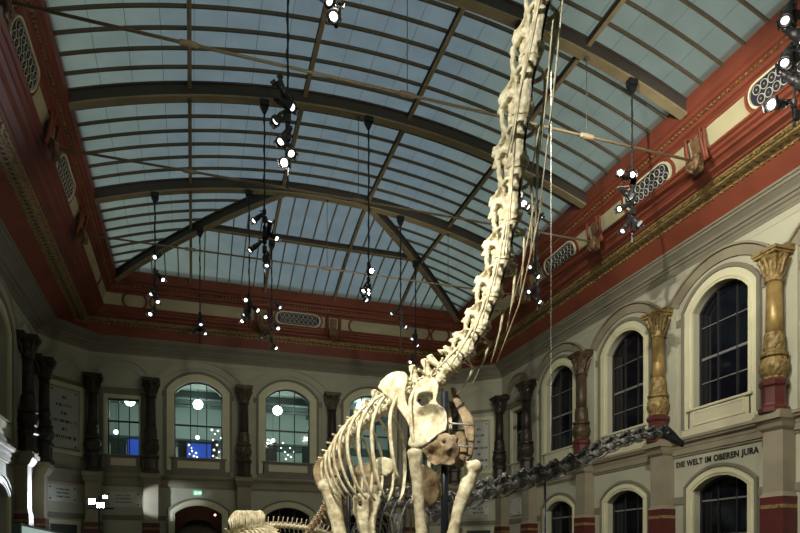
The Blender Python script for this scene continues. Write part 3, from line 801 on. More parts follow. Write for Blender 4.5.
def display(px0, px1, y0_, y1_, Y, m, label, name='display_panel'):
    a = ray_y(px0, y0_, Y); b = ray_y(px1, y1_, Y)
    t = thing(name, label, 'display', ((a.x+b.x)/2, Y, 5.8), 0, 'gallery display panels')
    w = abs(b.x-a.x)/2; z1 = a.z-5.8
    MB().box(-w, w, -0.04, 0.04, 0.3, z1).obj('panel_face', m, t)
    MB().box(-w-0.05, -w, -0.06, 0.06, 0, z1+0.05).box(w, w+0.05, -0.06, 0.06, 0, z1+0.05).box(-w, w, -0.06, 0.06, z1, z1+0.05).obj('frame', M['frame'], t)
display(187, 211, 443, 460, 40.0, M['blue'], 'blue lit display panel inside the first arched lit window')
display(179, 186, 441, 460, 40.05, M['black'], 'black panel on the pier side of the blue display in the first arched window')
display(212, 217, 441, 460, 40.05, M['black'], 'black panel beside the sparkling lights in the first arched window')
display(128, 139, 438, 458, 40.0, M['blue'], 'blue lit display panel inside the small square window')
display(112, 125, 440, 458, 40.05, M['roomdark'], 'dark display panel with pale figures inside the small square window')
display(262, 276, 443, 466, 40.0, M['black'], 'black panel inside the second arched lit window')
display(303, 313, 448, 466, 40.0, M['roomdark'], 'grey green panel at the rib cage side of the second arched window')
def sparks(pts, Y, label):
    t = thing('light_string', label, 'light string', ray_y(*pts[0], Y), 0, 'gallery light strings')
    o = Vector(t.location); mb = MB()
    for p in pts: mb.ball(ray_y(*p, Y)-o, 0.045 + random.random()*0.02, 6, 4)
    mb.obj('bulb_string_dot', M['spark'], t)
    MB().tube([ray_y(*p, Y)-o for p in pts], 0.008, 4).obj('cord', M['frame'], t)
sparks([(189, 445), (191, 448), (192, 451), (190, 454), (194, 456), (196, 453), (197, 457)], 39.8, 'string of white light dots across the blue display')
sparks([(212, 430), (215, 434), (218, 431), (213, 440), (217, 445), (221, 438), (214, 450), (219, 452), (222, 447), (213, 456)], 39.8, 'string of white light dots at the pier side of the first arched window')
sparks([(283, 443), (281, 448), (285, 452), (288, 455), (286, 459), (291, 457), (294, 452), (290, 448)], 39.8, 'string of white light dots low in the second arched window')
sparks([(265, 442), (268, 440), (271, 443), (266, 446)], 39.8, 'short string of white dots over the black panel')
def bulb(px, py, Y, label):
    p = ray_y(px, py, Y)
    t = thing('wall_spot_lamp', label, 'lamp', p, 0, 'doorway lamps')
    MB().ball((0, 0, 0), 0.05, 8, 6).obj('bulb', M['warmbulb'], t, True)
    MB().tube([(0, 0, 0.03), (0, 0, 5.35-p.z)], 0.012, 5).obj('stem', M['frame'], t)
bulb(173, 512, 38.2, 'tiny warm lamp on the plaque side inside the arched doorway')
bulb(215, 515, 38.6, 'tiny warm lamp inside the arched doorway beside the striped skeleton')

# ================================================================== LIGHTING POLES AND SPOTLIGHTS
def look(direction):
    return Vector(direction).normalized().to_track_quat('-Z', 'Y').to_euler()
def spot_proto(lens_m):
    t = thing('spotlight', 'x', 'spotlight')
    MB().lathe([(0.045, 0.27), (0.065, 0.26), (0.068, 0.20), (0.055, 0.19), (0.075, 0.17), (0.08, 0.06), (0.088, 0.05), (0.088, -0.02), (0.075, -0.03), (0.08, -0.06), (0.105, -0.16), (0.115, -0.17), (0.115, -0.20), (0.09, -0.20), (0.085, -0.185)], 14).obj('housing', M['black'], t, True); hs = t.children[0]
    MB().lathe([(0.0001, -0.185), (0.068, -0.185), (0.068, -0.19), (0.0001, -0.20)], 14).obj('lens', lens_m, hs, True)
    MB().tube([(0.10, 0, 0.05), (0.13, 0, 0.07), (0.13, 0, 0.22), (0, 0, 0.30), (-0.13, 0, 0.22), (-0.13, 0, 0.07), (-0.10, 0, 0.05)], 0.014, 5).lathe([(0.035, 0.27), (0.04, 0.30), (0.04, 0.36), (0.03, 0.38)], 8).obj('yoke', M['black'], t)
    for sx in (-1, 1):
        MB().box(sx*0.118-0.006, sx*0.118+0.006, -0.08, 0.08, -0.27, -0.17).obj('barn_door', M['black'], hs)
    return t
PROT = {'n': spot_proto(M['lens']), 'b': spot_proto(M['lensbright']), 'w': spot_proto(M['lenswhite'])}
ORD = ['topmost', 'second from top', 'third from top', 'fourth from top', 'fifth from top', 'sixth from top']
def pole(px, Y, x, z_top, z_bot, label, short, lamps, sc=.95):
    """lamps: (px, py, kind, screen direction (right, up, toward))"""
    Y = Y - 0.10
    t = thing('hanging_light_pole', label, 'light pole', (x, Y, z_bot), 0, 'hanging black light poles')
    h = z_top - z_bot - 0.012
    MB().tube([(0, 0, 0), (0, 0, h)], 0.026, 7).lathe([(0.035, 0), (0.03, 0.12)], 7).obj('tube', M['black'], t)
    MB().frustum(h-0.42, h-0.18, 0.04, 0.04, 0.14, 0.10, -0.06).box(-0.14, 0.14, -0.10, 0.10, h-0.18, h).obj('ceiling_mount', M['black'], t)
    cz = []
    cable = MB()
    pts = [(0.035*cos(i*0.9), 0.035*sin(i*0.9), 0.1 + (h-0.5)*i/40) for i in range(41)]
    cable.tube(pts, 0.010, 4); cable.obj('cable', M['black'], t)
    lamps = sorted(lamps, key=lambda q: q[1])
    for i, (lx, ly, kd, dr) in enumerate(lamps):
        u = (lx-400)/F; v = (Y0-ly)/F; d = Y/(CS-u*SN)
        p = Vector(((SN+u*CS)*d, Y-0.05, ZC+v*d))
        e = (Vector((CS, -SN, 0))*dr[0] + Vector((0, 0, 1))*dr[1] - Vector((SN, CS, 0))*dr[2]).normalized()
        lab = ('%s spotlight on the %s' % (ORD[i], short)) if len(lamps) > 1 else 'only spotlight on the %s' % short
        s = copy_tree(PROT[kd]); s.location = p; s.rotation_euler = look(e); s.scale = (sc, sc, sc); s['label'] = lab; s['group'] = 'spotlights on the hanging poles'
        # clamp arm belongs to the pole
        zc = p.z - z_bot - e.z*0.3
        MB().tube([(0, 0, zc+0.06), ((p.x-x)*0.6, -0.03, zc+0.05), (p.x-x-e.x*0.40, -0.05-e.y*0.40, p.z-z_bot-e.z*0.40)], 0.02, 5).lathe([(0.06, zc-.03), (0.06, zc+0.13)], 8).box(-.07, .07, -.09, -.02, zc-.32, zc-.12).obj('clamp_arm', M['black'], t)
pole(155, 26.9, -1.41, arc(-1.41), 10.95, 'black light pole hanging nearest the dark cove, over the small square window', 'pole over the small square window',
     [(157, 257, 'n', (-.2, -.6, .9)), (161, 278, 'n', (.6, -.7, .4)), (153, 292, 'w', (-.2, -.8, .5)), (157, 299, 'n', (.3, -.8, .3)), (152, 313, 'n', (-.1, -.7, .8))])
pole(200, 28.8, 0.28, 15.75, 10.77, 'black light pole hanging from the hip rafter over the first arched window', 'pole over the first arched window',
     [(196, 330, 'w', (-.6, -.7, .4)), (204, 331, 'w', (.4, -.9, .3)), (201, 322, 'w', (.1, -.8, .4))])
pole(264, 21.5, 2.22, arc(2.22), 10.6, 'long black light pole hanging down the middle of the sloping glass end', 'pole down the sloping glass end',
     [(257, 219, 'n', (-.5, -.75, .5)), (273, 237, 'n', (.7, -.6, .4)), (254, 248, 'n', (-.6, -.7, .4)), (267, 262, 'w', (.0, -.9, .3)), (269, 228, 'w', (.2, .5, .4))])
pole(249, 26.9, 2.17, arc(2.17), 11.0, 'black light pole ending just before the end cove, dark side of the grille', 'pole on the dark side of the end grille',
     [(247, 300, 'n', (-.1, -.5, .9)), (255, 309, 'n', (.7, -.6, .4)), (244, 319, 'n', (-.3, -.8, .5)), (246, 312, 'w', (-.3, -.8, .3))])
pole(271.5, 29.9, 3.42, 16.15, 11.15, 'black light pole hanging from the hip crossbar in front of the end grille', 'pole in front of the end grille',
     [(278, 306, 'w', (.5, -.6, .4)), (267, 317, 'n', (-.2, -.5, .9)), (277, 327, 'n', (.4, -.7, .6)), (264, 335, 'w', (-.5, -.8, .3)), (274, 346, 'n', (.5, -.7, .3))])
pole(287, 16.2, 2.24, arc(2.24), 10.84, 'big black light pole coming down from the frame top, full of spotlights', 'big pole under the frame top',
     [(283, 92, 'w', (-.4, .5, .4)), (286, 106, 'w', (.7, -.5, .3)), (281, 118, 'w', (-.6, -.7, .3)), (284, 138, 'n', (-.3, -.8, .4)), (288, 150, 'n', (.4, -.8, .4)), (286, 163, 'b', (-.1, -.6, .8))], 1.15)
pole(335, 10.8, 2.3, arc(2.3), 10.6, 'black light pole cut off by the frame top, only its lowest lamps showing', 'pole cut off by the frame top',
     [(323, -1, 'w', (.5, -.6, .3)), (335, 14, 'n', (-.15, -.9, .5))])
pole(368, 21.5, 5.74, arc(5.74), 10.56, 'thin black light pole in the middle of the roof over the third lit window', 'thin pole in the middle of the roof',
     [(371, 271, 'b', (.1, -.5, .9)), (365, 288, 'n', (-.3, -.8, .4)), (364, 297, 'w', (.4, -.8, .3))])
pole(400, 26.9, 8.63, arc(8.63), 10.8, 'black light pole hanging just ahead of the shoulder blade', 'pole just ahead of the shoulder blade',
     [(394, 312, 'w', (-.6, -.6, .4)), (403, 325, 'w', (.5, -.7, .4))])
pole(415, 29.9, 10.37, 16.2, 11.0, 'black light pole hanging from the hip rafter above the shoulder spines', 'pole above the shoulder spines',
     [(413, 337, 'w', (-.3, -.7, .4)), (415, 344, 'w', (.5, -.6, .4)), (411, 360, 'n', (-.3, -.85, .5))])
pole(520, 16.2, 8.73, arc(8.73), 11.3, 'black light pole mostly hidden behind the neck', 'pole hidden behind the neck',
     [(523, 205, 'w', (.5, -.6, .4))])
pole(536, 21.5, 12.26, arc(12.26), 10.9, 'black light pole just beyond the neck in front of the red cove', 'pole just beyond the neck',
     [(537, 216, 'w', (.8, -.3, .3)), (531, 265, 'w', (-.4, -.7, .4)), (535, 275, 'n', (.4, -.7, .5)), (530, 290, 'w', (-.5, -.7, .5)), (536, 300, 'n', (.5, -.7, .5))])
pole(630, 16.2, 12.39, arc(12.39), 10.98, 'black light pole in front of the lit cove with two dazzling lamps', 'pole with two dazzling lamps',
     [(619, 175, 'b', (-.25, -.3, .9)), (628, 177, 'b', (.25, -.3, .9)), (622, 208, 'n', (-.7, -.5, .4)), (624, 228, 'w', (-.5, -.8, .3)), (634, 222, 'w', (.6, -.7, .3)), (626, 195, 'w', (.5, -.6, .3))])
pole(790, 10.8, 12.4, arc(12.4), 11.0, 'black light pole close up at the frame edge by the lit cove', 'close pole at the frame edge',
     [(785, 16, 'w', (-.35, -.8, .3)), (793, 36, 'w', (.5, -.7, .3)), (785, 58, 'w', (-.4, -.85, .3)), (793, 82, 'w', (.5, -.6, .3)), (775, 106, 'b', (-.85, -.35, .5))], 1.2)
for p_ in PROT.values(): drop(p_)

# floodlights on a stand in the shaded corner
FP = onD(97, 503, 31.6)
t = thing('floodlight_stand', 'dark stand carrying the glaring floodlights before the corner plaques', 'light stand', (FP.x+0.1, FP.y, 0), 0)
MB().tube([(0, 0, 0), (0, 0, FP.z+0.35)], 0.05, 8).obj('mast', M['black'], t)
MB().box(-0.55, 0.65, -0.03, 0.03, FP.z-0.30, FP.z-0.22).obj('crossbar', M['black'], t)
for a in range(3):
    MB().tube([(0, 0, 0.7), (0.8*cos(a*2.1), 0.8*sin(a*2.1), 0.02)], 0.03, 6).obj('leg', M['black'], t)
def flood(px, py, label, r, dirn, m):
    p = onD(px, py, 31.4)
    t = thing('floodlight', label, 'floodlight', p, 0, 'glaring floodlights'); t.rotation_euler = look(dirn)
    MB().box(-r, r, -r*0.8, r*0.8, 0, 0.16).box(-r*.7, r*.7, -r*.5, r*.5, 0.16, 0.24).obj('housing', M['black'], t)
    MB().box(-r*.88, r*.88, -r*.68, r*.68, -0.02, 0.005).obj('lens', m, t)
    MB().tube([(r*1.1, 0, 0.1), (r*1.1, -r*1.2, 0.1), (-r*1.1, -r*1.2, 0.1), (-r*1.1, 0, 0.1)], 0.02, 5).obj('yoke', M['black'], t)
flood(92, 501.5, 'glaring floodlight on the stand, the one on the darker wall side', 0.17, (-0.35, -1, -0.05), M['lenscool'])
flood(100.5, 505, 'glaring floodlight on the stand, the lower one facing the hall', 0.17, (0.1, -1, -0.05), M['lenscool'])
flood(105, 497, 'small floodlight on the stand, topmost and dimmer', 0.10, (0.3, -1, 0.1), M['lensbright'])

# pale suspension wire beyond the neck
cw = MB().tube([onD(551, 444, 15.6), onD(551, 560-645*15.0/15.6, 15.6)], 0.008, 5).obj('suspension_wire', M['cablewhite'])
tag(cw, 'thin pale vertical wire hanging beyond the long neck down to the dark vertebrae', 'wire')

# ================================================================== SKELETONS
def remesh(mb, name, m, voxel=0.03, smooth=3, noise=0.0, nscale=0.3):
    """fuse overlapping pieces into one continuous bone surface"""
    o = mb.obj('tmp', m)
    r = o.modifiers.new('r', 'REMESH'); r.mode = 'VOXEL'; r.voxel_size = voxel; r.use_smooth_shade = True
    if smooth:
        k = o.modifiers.new('s', 'SMOOTH'); k.iterations = smooth; k.factor = 0.5
    if noise:
        tx = bpy.data.textures.new('bone lumps', 'CLOUDS'); tx.noise_scale = nscale
        dd = o.modifiers.new('d', 'DISPLACE'); dd.texture = tx; dd.strength = noise; dd.mid_level = 0.5
    dg = bpy.context.evaluated_depsgraph_get()
    me = bpy.data.meshes.new_from_object(o.evaluated_get(dg)); me.name = name
    if not me.materials: me.materials.append(m)
    me.polygons.foreach_set('use_smooth', [True]*len(me.polygons))
    bpy.data.objects.remove(o)
    return me
def spline(pts, n):
    """Catmull-Rom through pts, n points evenly spaced in length"""
    P = [Vector(p) for p in pts]; P = [P[0]*2-P[1]] + P + [P[-1]*2-P[-2]]; fine = []
    for i in range(1, len(P)-2):
        for k in range(12):
            t = k/12; a, b, c, d = P[i-1], P[i], P[i+1], P[i+2]
            fine.append(0.5*((2*b) + (c-a)*t + (2*a-5*b+4*c-d)*t*t + (3*b-a-3*c+d)*t*t*t))
    fine.append(P[-2]); L = [0]
    for i in range(1, len(fine)): L.append(L[-1] + (fine[i]-fine[i-1]).length)
    out = []; j = 0
    for k in range(n):
        s_ = L[-1]*k/(n-1)
        while j < len(L)-2 and L[j+1] < s_: j += 1
        q = (s_-L[j])/max(1e-9, L[j+1]-L[j]); out.append(fine[j].lerp(fine[j+1], q))
    return out
def frame_mat(o, x, up):
    x = Vector(x).normalized(); z = (Vector(up) - x*x.dot(Vector(up))).normalized(); y = z.cross(x)
    return Matrix(((x.x, y.x, z.x, o[0]), (x.y, y.y, z.y, o[1]), (x.z, y.z, z.z, o[2]), (0, 0, 0, 1)))

def cervical(m, seed, name='vertebra_mesh', sp=.44):
    """neck vertebra, unit length along +x (towards the head), dorsal +z"""
    r = random.Random(seed); j = lambda a: a*(1+r.uniform(-.18, .18)); b = MB()
    b.tube([(-.52, 0, 0), (-.40, 0, 0), (-.1, 0, .02), (.2, 0, .02), (.42, 0, 0), (.54, 0, 0)], [.16, .18, .11, .115, .15, .10], 10, 1.05)
    for s_ in (-1, 1):
        b.tube([(-.25, s_*.07, .05), (-.18, s_*.10, .20), (-.12, s_*.05, .34)], .04, 6)
        b.tube([(.22, s_*.07, .05), (.16, s_*.10, .20), (-.02, s_*.05, .38)], .038, 6)
        b.tube([(.10, s_*.10, .22), (.36, s_*.14, .27), (.60, s_*.16, .30)], [.045, .045, .055], 6)
        b.tube([(-.12, s_*.09, .28), (-.36, s_*.14, .34), (-.50, s_*.15, .34)], [.045, .05, .065], 6)
        b.tube([(-.10, s_*.02, sp-.02), (-.32, s_*.08, sp-.05), (-.48, s_*.14, .35)], .036, 5)
        b.tube([(.05, s_*.09, .16), (.12, s_*.22, .06), (.20, s_*.29, -.06)], [.05, .045, .05], 6)
        b.tube([(.30, s_*.08, -.05), (.26, s_*.22, -.12), (.20, s_*.29, -.10)], [.04, .035, .045], 6)
        b.tube([(-.3, s_*.1, .12), (-.05, s_*.15, .10), (.12, s_*.2, .07)], .03, 5)
    b.tube([(.26, 0, .24), (.10, 0, sp-.10), (-.08, 0, sp), (-.28, 0, sp-.06), (-.38, 0, .28)], [(.07, .04), (.08, .05), (.10, .06), (.08, .05), (.06, .04)], 7)
    b.ball((j(-.14), 0, sp+.04*r.uniform(.4, 1.4)), (.14, .07, .06), 8, 6)
    b.box(-.34, .24, -.025, .025, .10, sp-.06); b.box(-.26, .26, -.065, .065, .02, .22); b.box(-.50, .52, -.035, .035, .02, .27)
    return remesh(b, name, m, 0.020, 2, 0.045, 0.10)
def dorsal(m, seed, tall=.62, name='vertebra_mesh', vox=.028):
    r = random.Random(seed); b = MB()
    b.tube([(-.5, 0, 0), (-.38, 0, 0), (0, 0, .02), (.38, 0, 0), (.5, 0, 0)], [.26, .28, .19, .28, .20], 10)
    for s_ in (-1, 1):
        b.tube([(0, s_*.12, .18), (0, s_*.2, .42), (0, s_*.46, .56), (0, s_*.62, .58)], [.10, .09, .08, .075], 6)
        b.tube([(-.2, s_*.1, .15), (-.2, s_*.1, .45)], .08, 6); b.tube([(.2, s_*.1, .15), (.22, s_*.1, .45)], .08, 6)
        b.tube([(.1, s_*.1, .46), (.5, s_*.13, .48)], .06, 6); b.tube([(-.1, s_*.1, .5), (-.52, s_*.12, .50)], .06, 6)
        b.tube([(0, s_*.3, .52), (-.02, s_*.08, .55+tall*.9)], .04, 5)
    b.tube([(.0, 0, .40), (-.06, 0, .55+tall*.5), (-.10, 0, .55+tall)], [(.2, .07), (.15, .055), (.19, .10)], 8)
    b.ball((-.10, 0, .56+tall), (.20, .15, .09), 8, 6)
    return remesh(b, name, m, vox, 2, 0.05, 0.14)
def caudal(m, seed, tall=.5, name='vertebra_mesh'):
    b = MB()
    b.tube([(-.5, 0, 0), (-.4, 0, 0), (0, 0, 0), (.4, 0, 0), (.5, 0, 0)], [.24, .25, .19, .25, .22], 10)
    for s_ in (-1, 1):
        b.tube([(0, s_*.1, .05), (-.05, s_*.5, .08)], [.10, .05], 6); b.tube([(0, s_*.08, .2), (.45, s_*.1, .36)], .05, 5)
    b.tube([(0, 0, .15), (-.12, 0, .3+tall*.4), (-.24, 0, .3+tall)], [(.16, .07), (.12, .05), (.13, .075)], 7)
    b.tube([(-.45, 0, -.18), (-.6, 0, -.62)], [(.07, .07), (.05, .03)], 6)
    return remesh(b, name, m, 0.032, 2, 0.04, 0.15)
def put(mesh, name, parent, mtx, scale):
    o = link(name, mesh, parent); o.matrix_world = mtx @ Matrix.Diagonal((*scale, 1)); return o

# ------------------------------------------------------------------ the tall skeleton
big = thing('dinosaur_skeleton', 'huge cream long-necked dinosaur skeleton towering in the hall, neck rising out of frame', 'skeleton')
cols = [(452,366,12.5), (466,352,12.4), (479,332,12.28), (489,308,12.16), (498,281,12.04), (505,252,11.9), (511,222,11.75), (515,190,11.6), (518,160,11.45), (520,130,11.3), (524,98,11.15), (530,66,11.0), (537,34,10.85), (544,0,10.7), (551,-34,10.55), (559,-70,10.4), (569,-102,10.2)]
path = spline([onD(*c) for c in cols], 400)
def py_of(p): return Y0 - F*(p.z-ZC)/(p.x*SN+p.y*CS)
marks = [372, 352, 328, 296, 258, 219, 166, 114, 54, -8, -62, -100]
idx = []
for mk in marks: idx.append(min(range(400), key=lambda i: abs(py_of(path[i])-mk)))
HEAD = Vector((0.40, -0.92, 0)).normalized()
cvs = [cervical(M['bone'], s_) for s_ in (1, 2, 3)]
neck_c = []
for k in range(len(idx)-1):
    a, b = path[idx[k]], path[idx[k+1]]; ax = b - a; L = ax.length; mid = (a+b)/2
    mt = frame_mat(mid, ax, -HEAD + Vector((0, 0, 0.25)))
    hgt = [1.15, 1.08, 1.05, 1.06, 1.08, 1.1, 1.14, 1.1, 1.02, 0.86, 0.6][k]
    vt = put(cvs[k % 3], 'cervical_vertebra', big, mt, (L*1.04, hgt*0.88, hgt)); vi = (mt @ Matrix.Diagonal((L*1.04, hgt*0.88, hgt, 1))).inverted()
    for sd in (-1, 1):
        p0 = mt @ Vector((.18*L, sd*.26*hgt, -.12*hgt)); down = -ax.normalized(); out = mt.to_3x3() @ Vector((0, sd*.10, -.16))
        ln = L*(1.5 if k not in (6, 9, 8) else 2.6)
        pts = [p0 + mt.to_3x3() @ Vector((.18*L, 0, .0)), p0, p0 + down*ln*.3 + out*.35, p0 + down*ln*.65 + out*.6, p0 + down*ln + out*.75]
        MB().tube(pts, [.016, .034, .022, .018, .010], 6).obj('cervical_rib', M['bone'], vt, True).matrix_parent_inverse = vi
    neck_c.append(mid + mt.to_3x3() @ Vector((0, 0, -.08)))
# slim brown rib rods hanging loose before the lower neck
for p in ([(543, 196, 11.2), (533, 245, 11.4), (519, 305, 11.6), (497, 362, 11.8)], [(534, 205, 11.25), (524, 260, 11.45), (508, 322, 11.65)], [(563, -4, 10.3), (556, 70, 10.7), (548, 140, 10.9), (540, 205, 11.1)], [(553, 20, 10.35), (547, 90, 10.6), (541, 150, 10.9)]):
    MB().tube([onD(*q) for q in p], [.010, .017, .017, .010][:len(p)] if len(p) == 4 else [.010, .016, .01], 6).obj('cervical_rib', M['bonebrown'] if p[0][1] > 100 else M['bone'], big, True)
# skull, above the frame
hm = MB(); hp = path[-1]; fm_ = frame_mat(hp, HEAD + Vector((0, 0, -.25)), (0, 0, 1))
hm.tube([(-.15, 0, 0), (.15, 0, .08), (.35, 0, .12), (.55, 0, .0), (.80, 0, -.08)], [(.14, .14), (.2, .2), (.2, .17), (.13, .16), (.08, .13)], 10, ref=(0, 0, 1))
hm.tube([(-.05, .12, -.12), (.3, .14, -.2), (.78, .06, -.22)], .05, 6); hm.tube([(-.05, -.12, -.12), (.3, -.14, -.2), (.78, -.06, -.22)], .05, 6); hm.tube([(.3, 0, .25), (.36, 0, .38), (.52, 0, .2)], .05, 6)
put(remesh(hm, 'skull', M['bone'], .03, 2), 'skull', big, fm_, (1, 1, 1))
# steel rod along the neck and the front post
MB().tube([p + HEAD*0.04 for p in neck_c], 0.022, 8).obj('neck_support_rod', M['steel'], big, True)
pb0 = onD(444.5, 392, 12.35)
MB().tube([(pb0.x, pb0.y, 0.3), pb0], 0.075, 12).obj('support_post', M['steel'], big, True)['label'] = 'blue black steel post'
pb1 = onD(348.5, 470, 15.3)
MB().tube([(pb1.x, pb1.y, 0.3), pb1], 0.05, 10).obj('support_post', M['steel'], big, True)
for (x0, x1, y_) in ((446, 473, 423), (447, 471, 445)):
    MB().tube([onD(x0, y_, 12.25), onD(x1, y_+2, 12.25)], 0.018, 6).obj('support_rod', M['cablewhite'], big, True)
# trunk
tr = [(452,366,12.5), (440,382,12.7), (424,391,12.95), (407,398,13.25), (390,406,13.6), (372,418,14.1), (356,432,14.7), (343,447,15.3), (334,460,15.9), (329,470,16.4)]
tp = spline([onD(*c) for c in tr], 14)
dvs = [dorsal(M['bone'], 1, .62), dorsal(M['bone'], 2, .5)]
RSIDE = Vector((HEAD.y, -HEAD.x, 0))
for k in range(13):
    a, b = tp[k], tp[k+1]; ax = a - b; L = ax.length; mid = (a+b)/2
    mt = frame_mat(mid, ax, (0, 0, 1)); sc_ = .50
    put(dvs[0 if k < 6 else 1], 'dorsal_vertebra', big, mt, (L*.98, sc_*(1.15 if k < 4 else 1), sc_*(.98 if k < 4 else .9 if k < 6 else .8)))
    if k < 1 or k > 11 : continue
    f = k/11
    hwid = 1.0
    ln = 2.05 - 1.0*max(0, f-.35)/.65; wd = .66 + .14*sin(pi*min(1, f*1.25)) - .42*max(0, f-.5)
    if k == 1: ln, wd = 1.3, .55
    if k == 2: ln, wd = 1.8, .68
    for sd in (1, -1):
        R_ = RSIDE*sd; bk = -HEAD; up = Vector((0, 0, 1))
        st_ = max(0, 1-(k-1)/5)
        prof = [(.22, .22, 0), (.45, .10, .03), (.78, -.22, .05), (.97, -.62, .06), (1.0, -1.05, .03), (.90+.07*st_, -1.5, -.04+.06*st_), (.74+.16*st_, -1.85, -.12+.14*st_), (.52+.26*st_, -2.1, -.20+.2*st_)]
        pts = [mid + R_*(q[0]*wd) + up*(q[1]*ln/2.1) + bk*q[2] for q in prof]
        w = .044 if k < 6 else .034
        rads = [(w*.7, .035), (w*.9, .038), (w, .034), (w*1.05, .030), (w*1.1, .028), (w*1.2, .026), (w*1.25, .024), (w*.8, .016)]
        MB().tube(spline(pts, 22), [rads[min(7, int(i*8/22))] for i in range(22)], 8, ref=HEAD).obj('rib', M['bone'], big, True)
# shoulder blades, traced in their own plane
def plate(outline, holes, fd, name, m, thick=.07, bulge=None, vox=.022, sm=4, noise=.03):
    """solid plate bone: outline in picture points, fd gives each point its distance"""
    bm = bmesh.new(); edges = []
    for lp in [outline] + holes:
        vs = [bm.verts.new(onD(x, y, fd(x, y))) for x, y in lp]
        for i in range(len(vs)): edges.append(bm.edges.new((vs[i], vs[(i+1) % len(vs)])))
    bmesh.ops.triangle_fill(bm, use_beauty=True, use_dissolve=False, edges=edges)
    bmesh.ops.subdivide_edges(bm, edges=bm.edges[:], cuts=2, use_grid_fill=True)
    if bulge:
        for v in bm.verts:
            d = v.co.x*SN+v.co.y*CS; px = 400 + F*(v.co.x*CS-v.co.y*SN)/d; py = Y0 - F*(v.co.z-ZC)/d
            v.co = onD(px, py, fd(px, py) + bulge(px, py))
    r = bmesh.ops.extrude_face_region(bm, geom=bm.faces[:])
    vv = [g for g in r['geom'] if isinstance(g, bmesh.types.BMVert)]
    for v in vv: v.co += Vector((SN, CS, 0.0)) * thick + Vector((CS, -SN, 0))*thick*.4
    bmesh.ops.recalc_face_normals(bm, faces=bm.faces)
    me = bpy.data.meshes.new('t'); bm.to_mesh(me); bm.free()
    mb = MB(); mb.v = [tuple(v.co) for v in me.vertices]; mb.f = [tuple(p.vertices) for p in me.polygons]; bpy.data.meshes.remove(me)
    return link(name, remesh(mb, name, m, vox, sm, noise, .25), big)
fs = lambda x, y: 12.1 + (442-x)*.0150 + (y-420)*-.0012
sca = [(377.6,388),(380,381),(385,375.5),(391,372),(398,370.4),(404,371.5),(407.3,375),(407,381),(405.6,387),(404.8,393),(405.4,400),(407,406),(408.5,408),(409.8,402),(411.3,394),(413.5,387),(417,381.5),(422.6,378),(430,377.5),(436,379.5),(438.5,386),(437.5,393),(435.5,400),(438,404),(443,407),(446.5,413),(447,422),(446,430),(442,432),(437,435),(431,440.5),(424,445.5),(416,447.5),(409,446.5),(407,443),(409.5,436),(409.5,429),(407,421.5),(403,415.5),(398,408.5),(391,400.5),(383.5,393.5)]
hol = [(416,402),(417,396),(420,393),(427,392),(433,393),(433,398),(428,403),(421,405.5)]
bul = lambda x, y: (.24*math.exp(-((x-430)**2)/150-((y-419)**2)/95) - .14*math.exp(-((y-405.5)**2)/9-((x-433)**2)/110) - .10*math.exp(-((x-395)**2+(y-385)**2)/220) - .10*math.exp(-((x-410)**2)/20-((y-425)**2)/140) - .06*math.exp(-((x-425)**2+(y-441)**2)/30))
plate(sca, [hol], fs, 'scapula', M['bone'], .075, bul)
cor = [(421,447),(426,446),(431,442),(437,438.5),(442,433.5),(447,432),(451,435),(454,433.5),(457,438),(456,443),(460,448),(459,455),(455,459),(454,464),(447,466),(441,464),(435,466),(429,462),(426,456),(422,453)]
plate(cor, [[(441,441),(445,439.5),(447,443),(443,445)]], lambda x, y: 12.05+(442-x)*.012, 'coracoid', M['bonebrown'], .09, lambda x, y: .22*math.exp(-((x-434)**2+(y-455)**2)/60) - .12*math.exp(-((x-447)**2+(y-449)**2)/40) + .1*math.exp(-((x-452)**2+(y-458)**2)/30), noise=.07)
sc2 = [(450,386),(455,388),(459,396),(464,406),(470,412),(474,420),(474.5,432),(474,446),(471,458),(466,462),(462,455),(464,445),(464,432),(461,420),(456,408),(451,397)]
plate(sc2, [], lambda x, y: 13.0-(y-386)*.009, 'scapula', M['bonebrown'], .10, None, .03, 8)
cor2 = [(456,432),(463,428),(466,440),(467,452),(463,466),(457,470),(453,460),(453,445)]
plate(cor2, [], lambda x, y: 12.35, 'coracoid', M['bonebrown'], .08, None)
st = [(373,463),(377,457.5),(384,456.5),(391,459),(394,465),(392,472),(386,476),(378,475),(373.5,470)]
plate(st, [], lambda x, y: 13.3, 'sternal_plate', M['bone'], .06, None)
st2 = [(424,470),(431,468.5),(437,474),(441,484),(442,494),(439,502),(433,499),(428,490),(425,480)]
plate(st2, [], lambda x, y: 12.25, 'sternal_plate', M['bonebrown'], .06, None)
# fore limbs
def bone(pts, rad, name, m=None, n=12, ref=None, vox=.03, sm=2, noise=.05, parts=()):
    sp = spline([onD(*p) if len(p) == 3 else p for p in pts], 16)
    k = len(rad); rr = []
    for i in range(16):
        q = i/15*(k-1); a = int(min(k-2, q)); t = q-a
        ra = rad[a] if isinstance(rad[a], tuple) else (rad[a], rad[a]); rb = rad[a+1] if isinstance(rad[a+1], tuple) else (rad[a+1], rad[a+1])
        rr.append((ra[0]*(1-t)+rb[0]*t, ra[1]*(1-t)+rb[1]*t))
    mb = MB().tube(sp, rr, n, ref=ref if ref else (CS, -SN, 0))
    for c, r_ in parts: mb.ball(onD(*c), r_, 10, 8)
    return link(name, remesh(mb, name, m or M['bone'], vox, sm, noise, .3), big)
bone([(415,450,12.1), (416.5,470,12.1), (418.5,495,12.08), (420.5,520,12.05), (423,548,12.0), (424,566,12.0)], [(.15,.14), (.125,.12), (.105,.11), (.10,.11), (.13,.13), (.17,.14)], 'humerus', parts=[((413.5,453,12.05), .10)])
hc = [(421,463),(428,466),(435,473),(439,483),(439,494),(436,502),(429,507),(423,501),(421,486)]
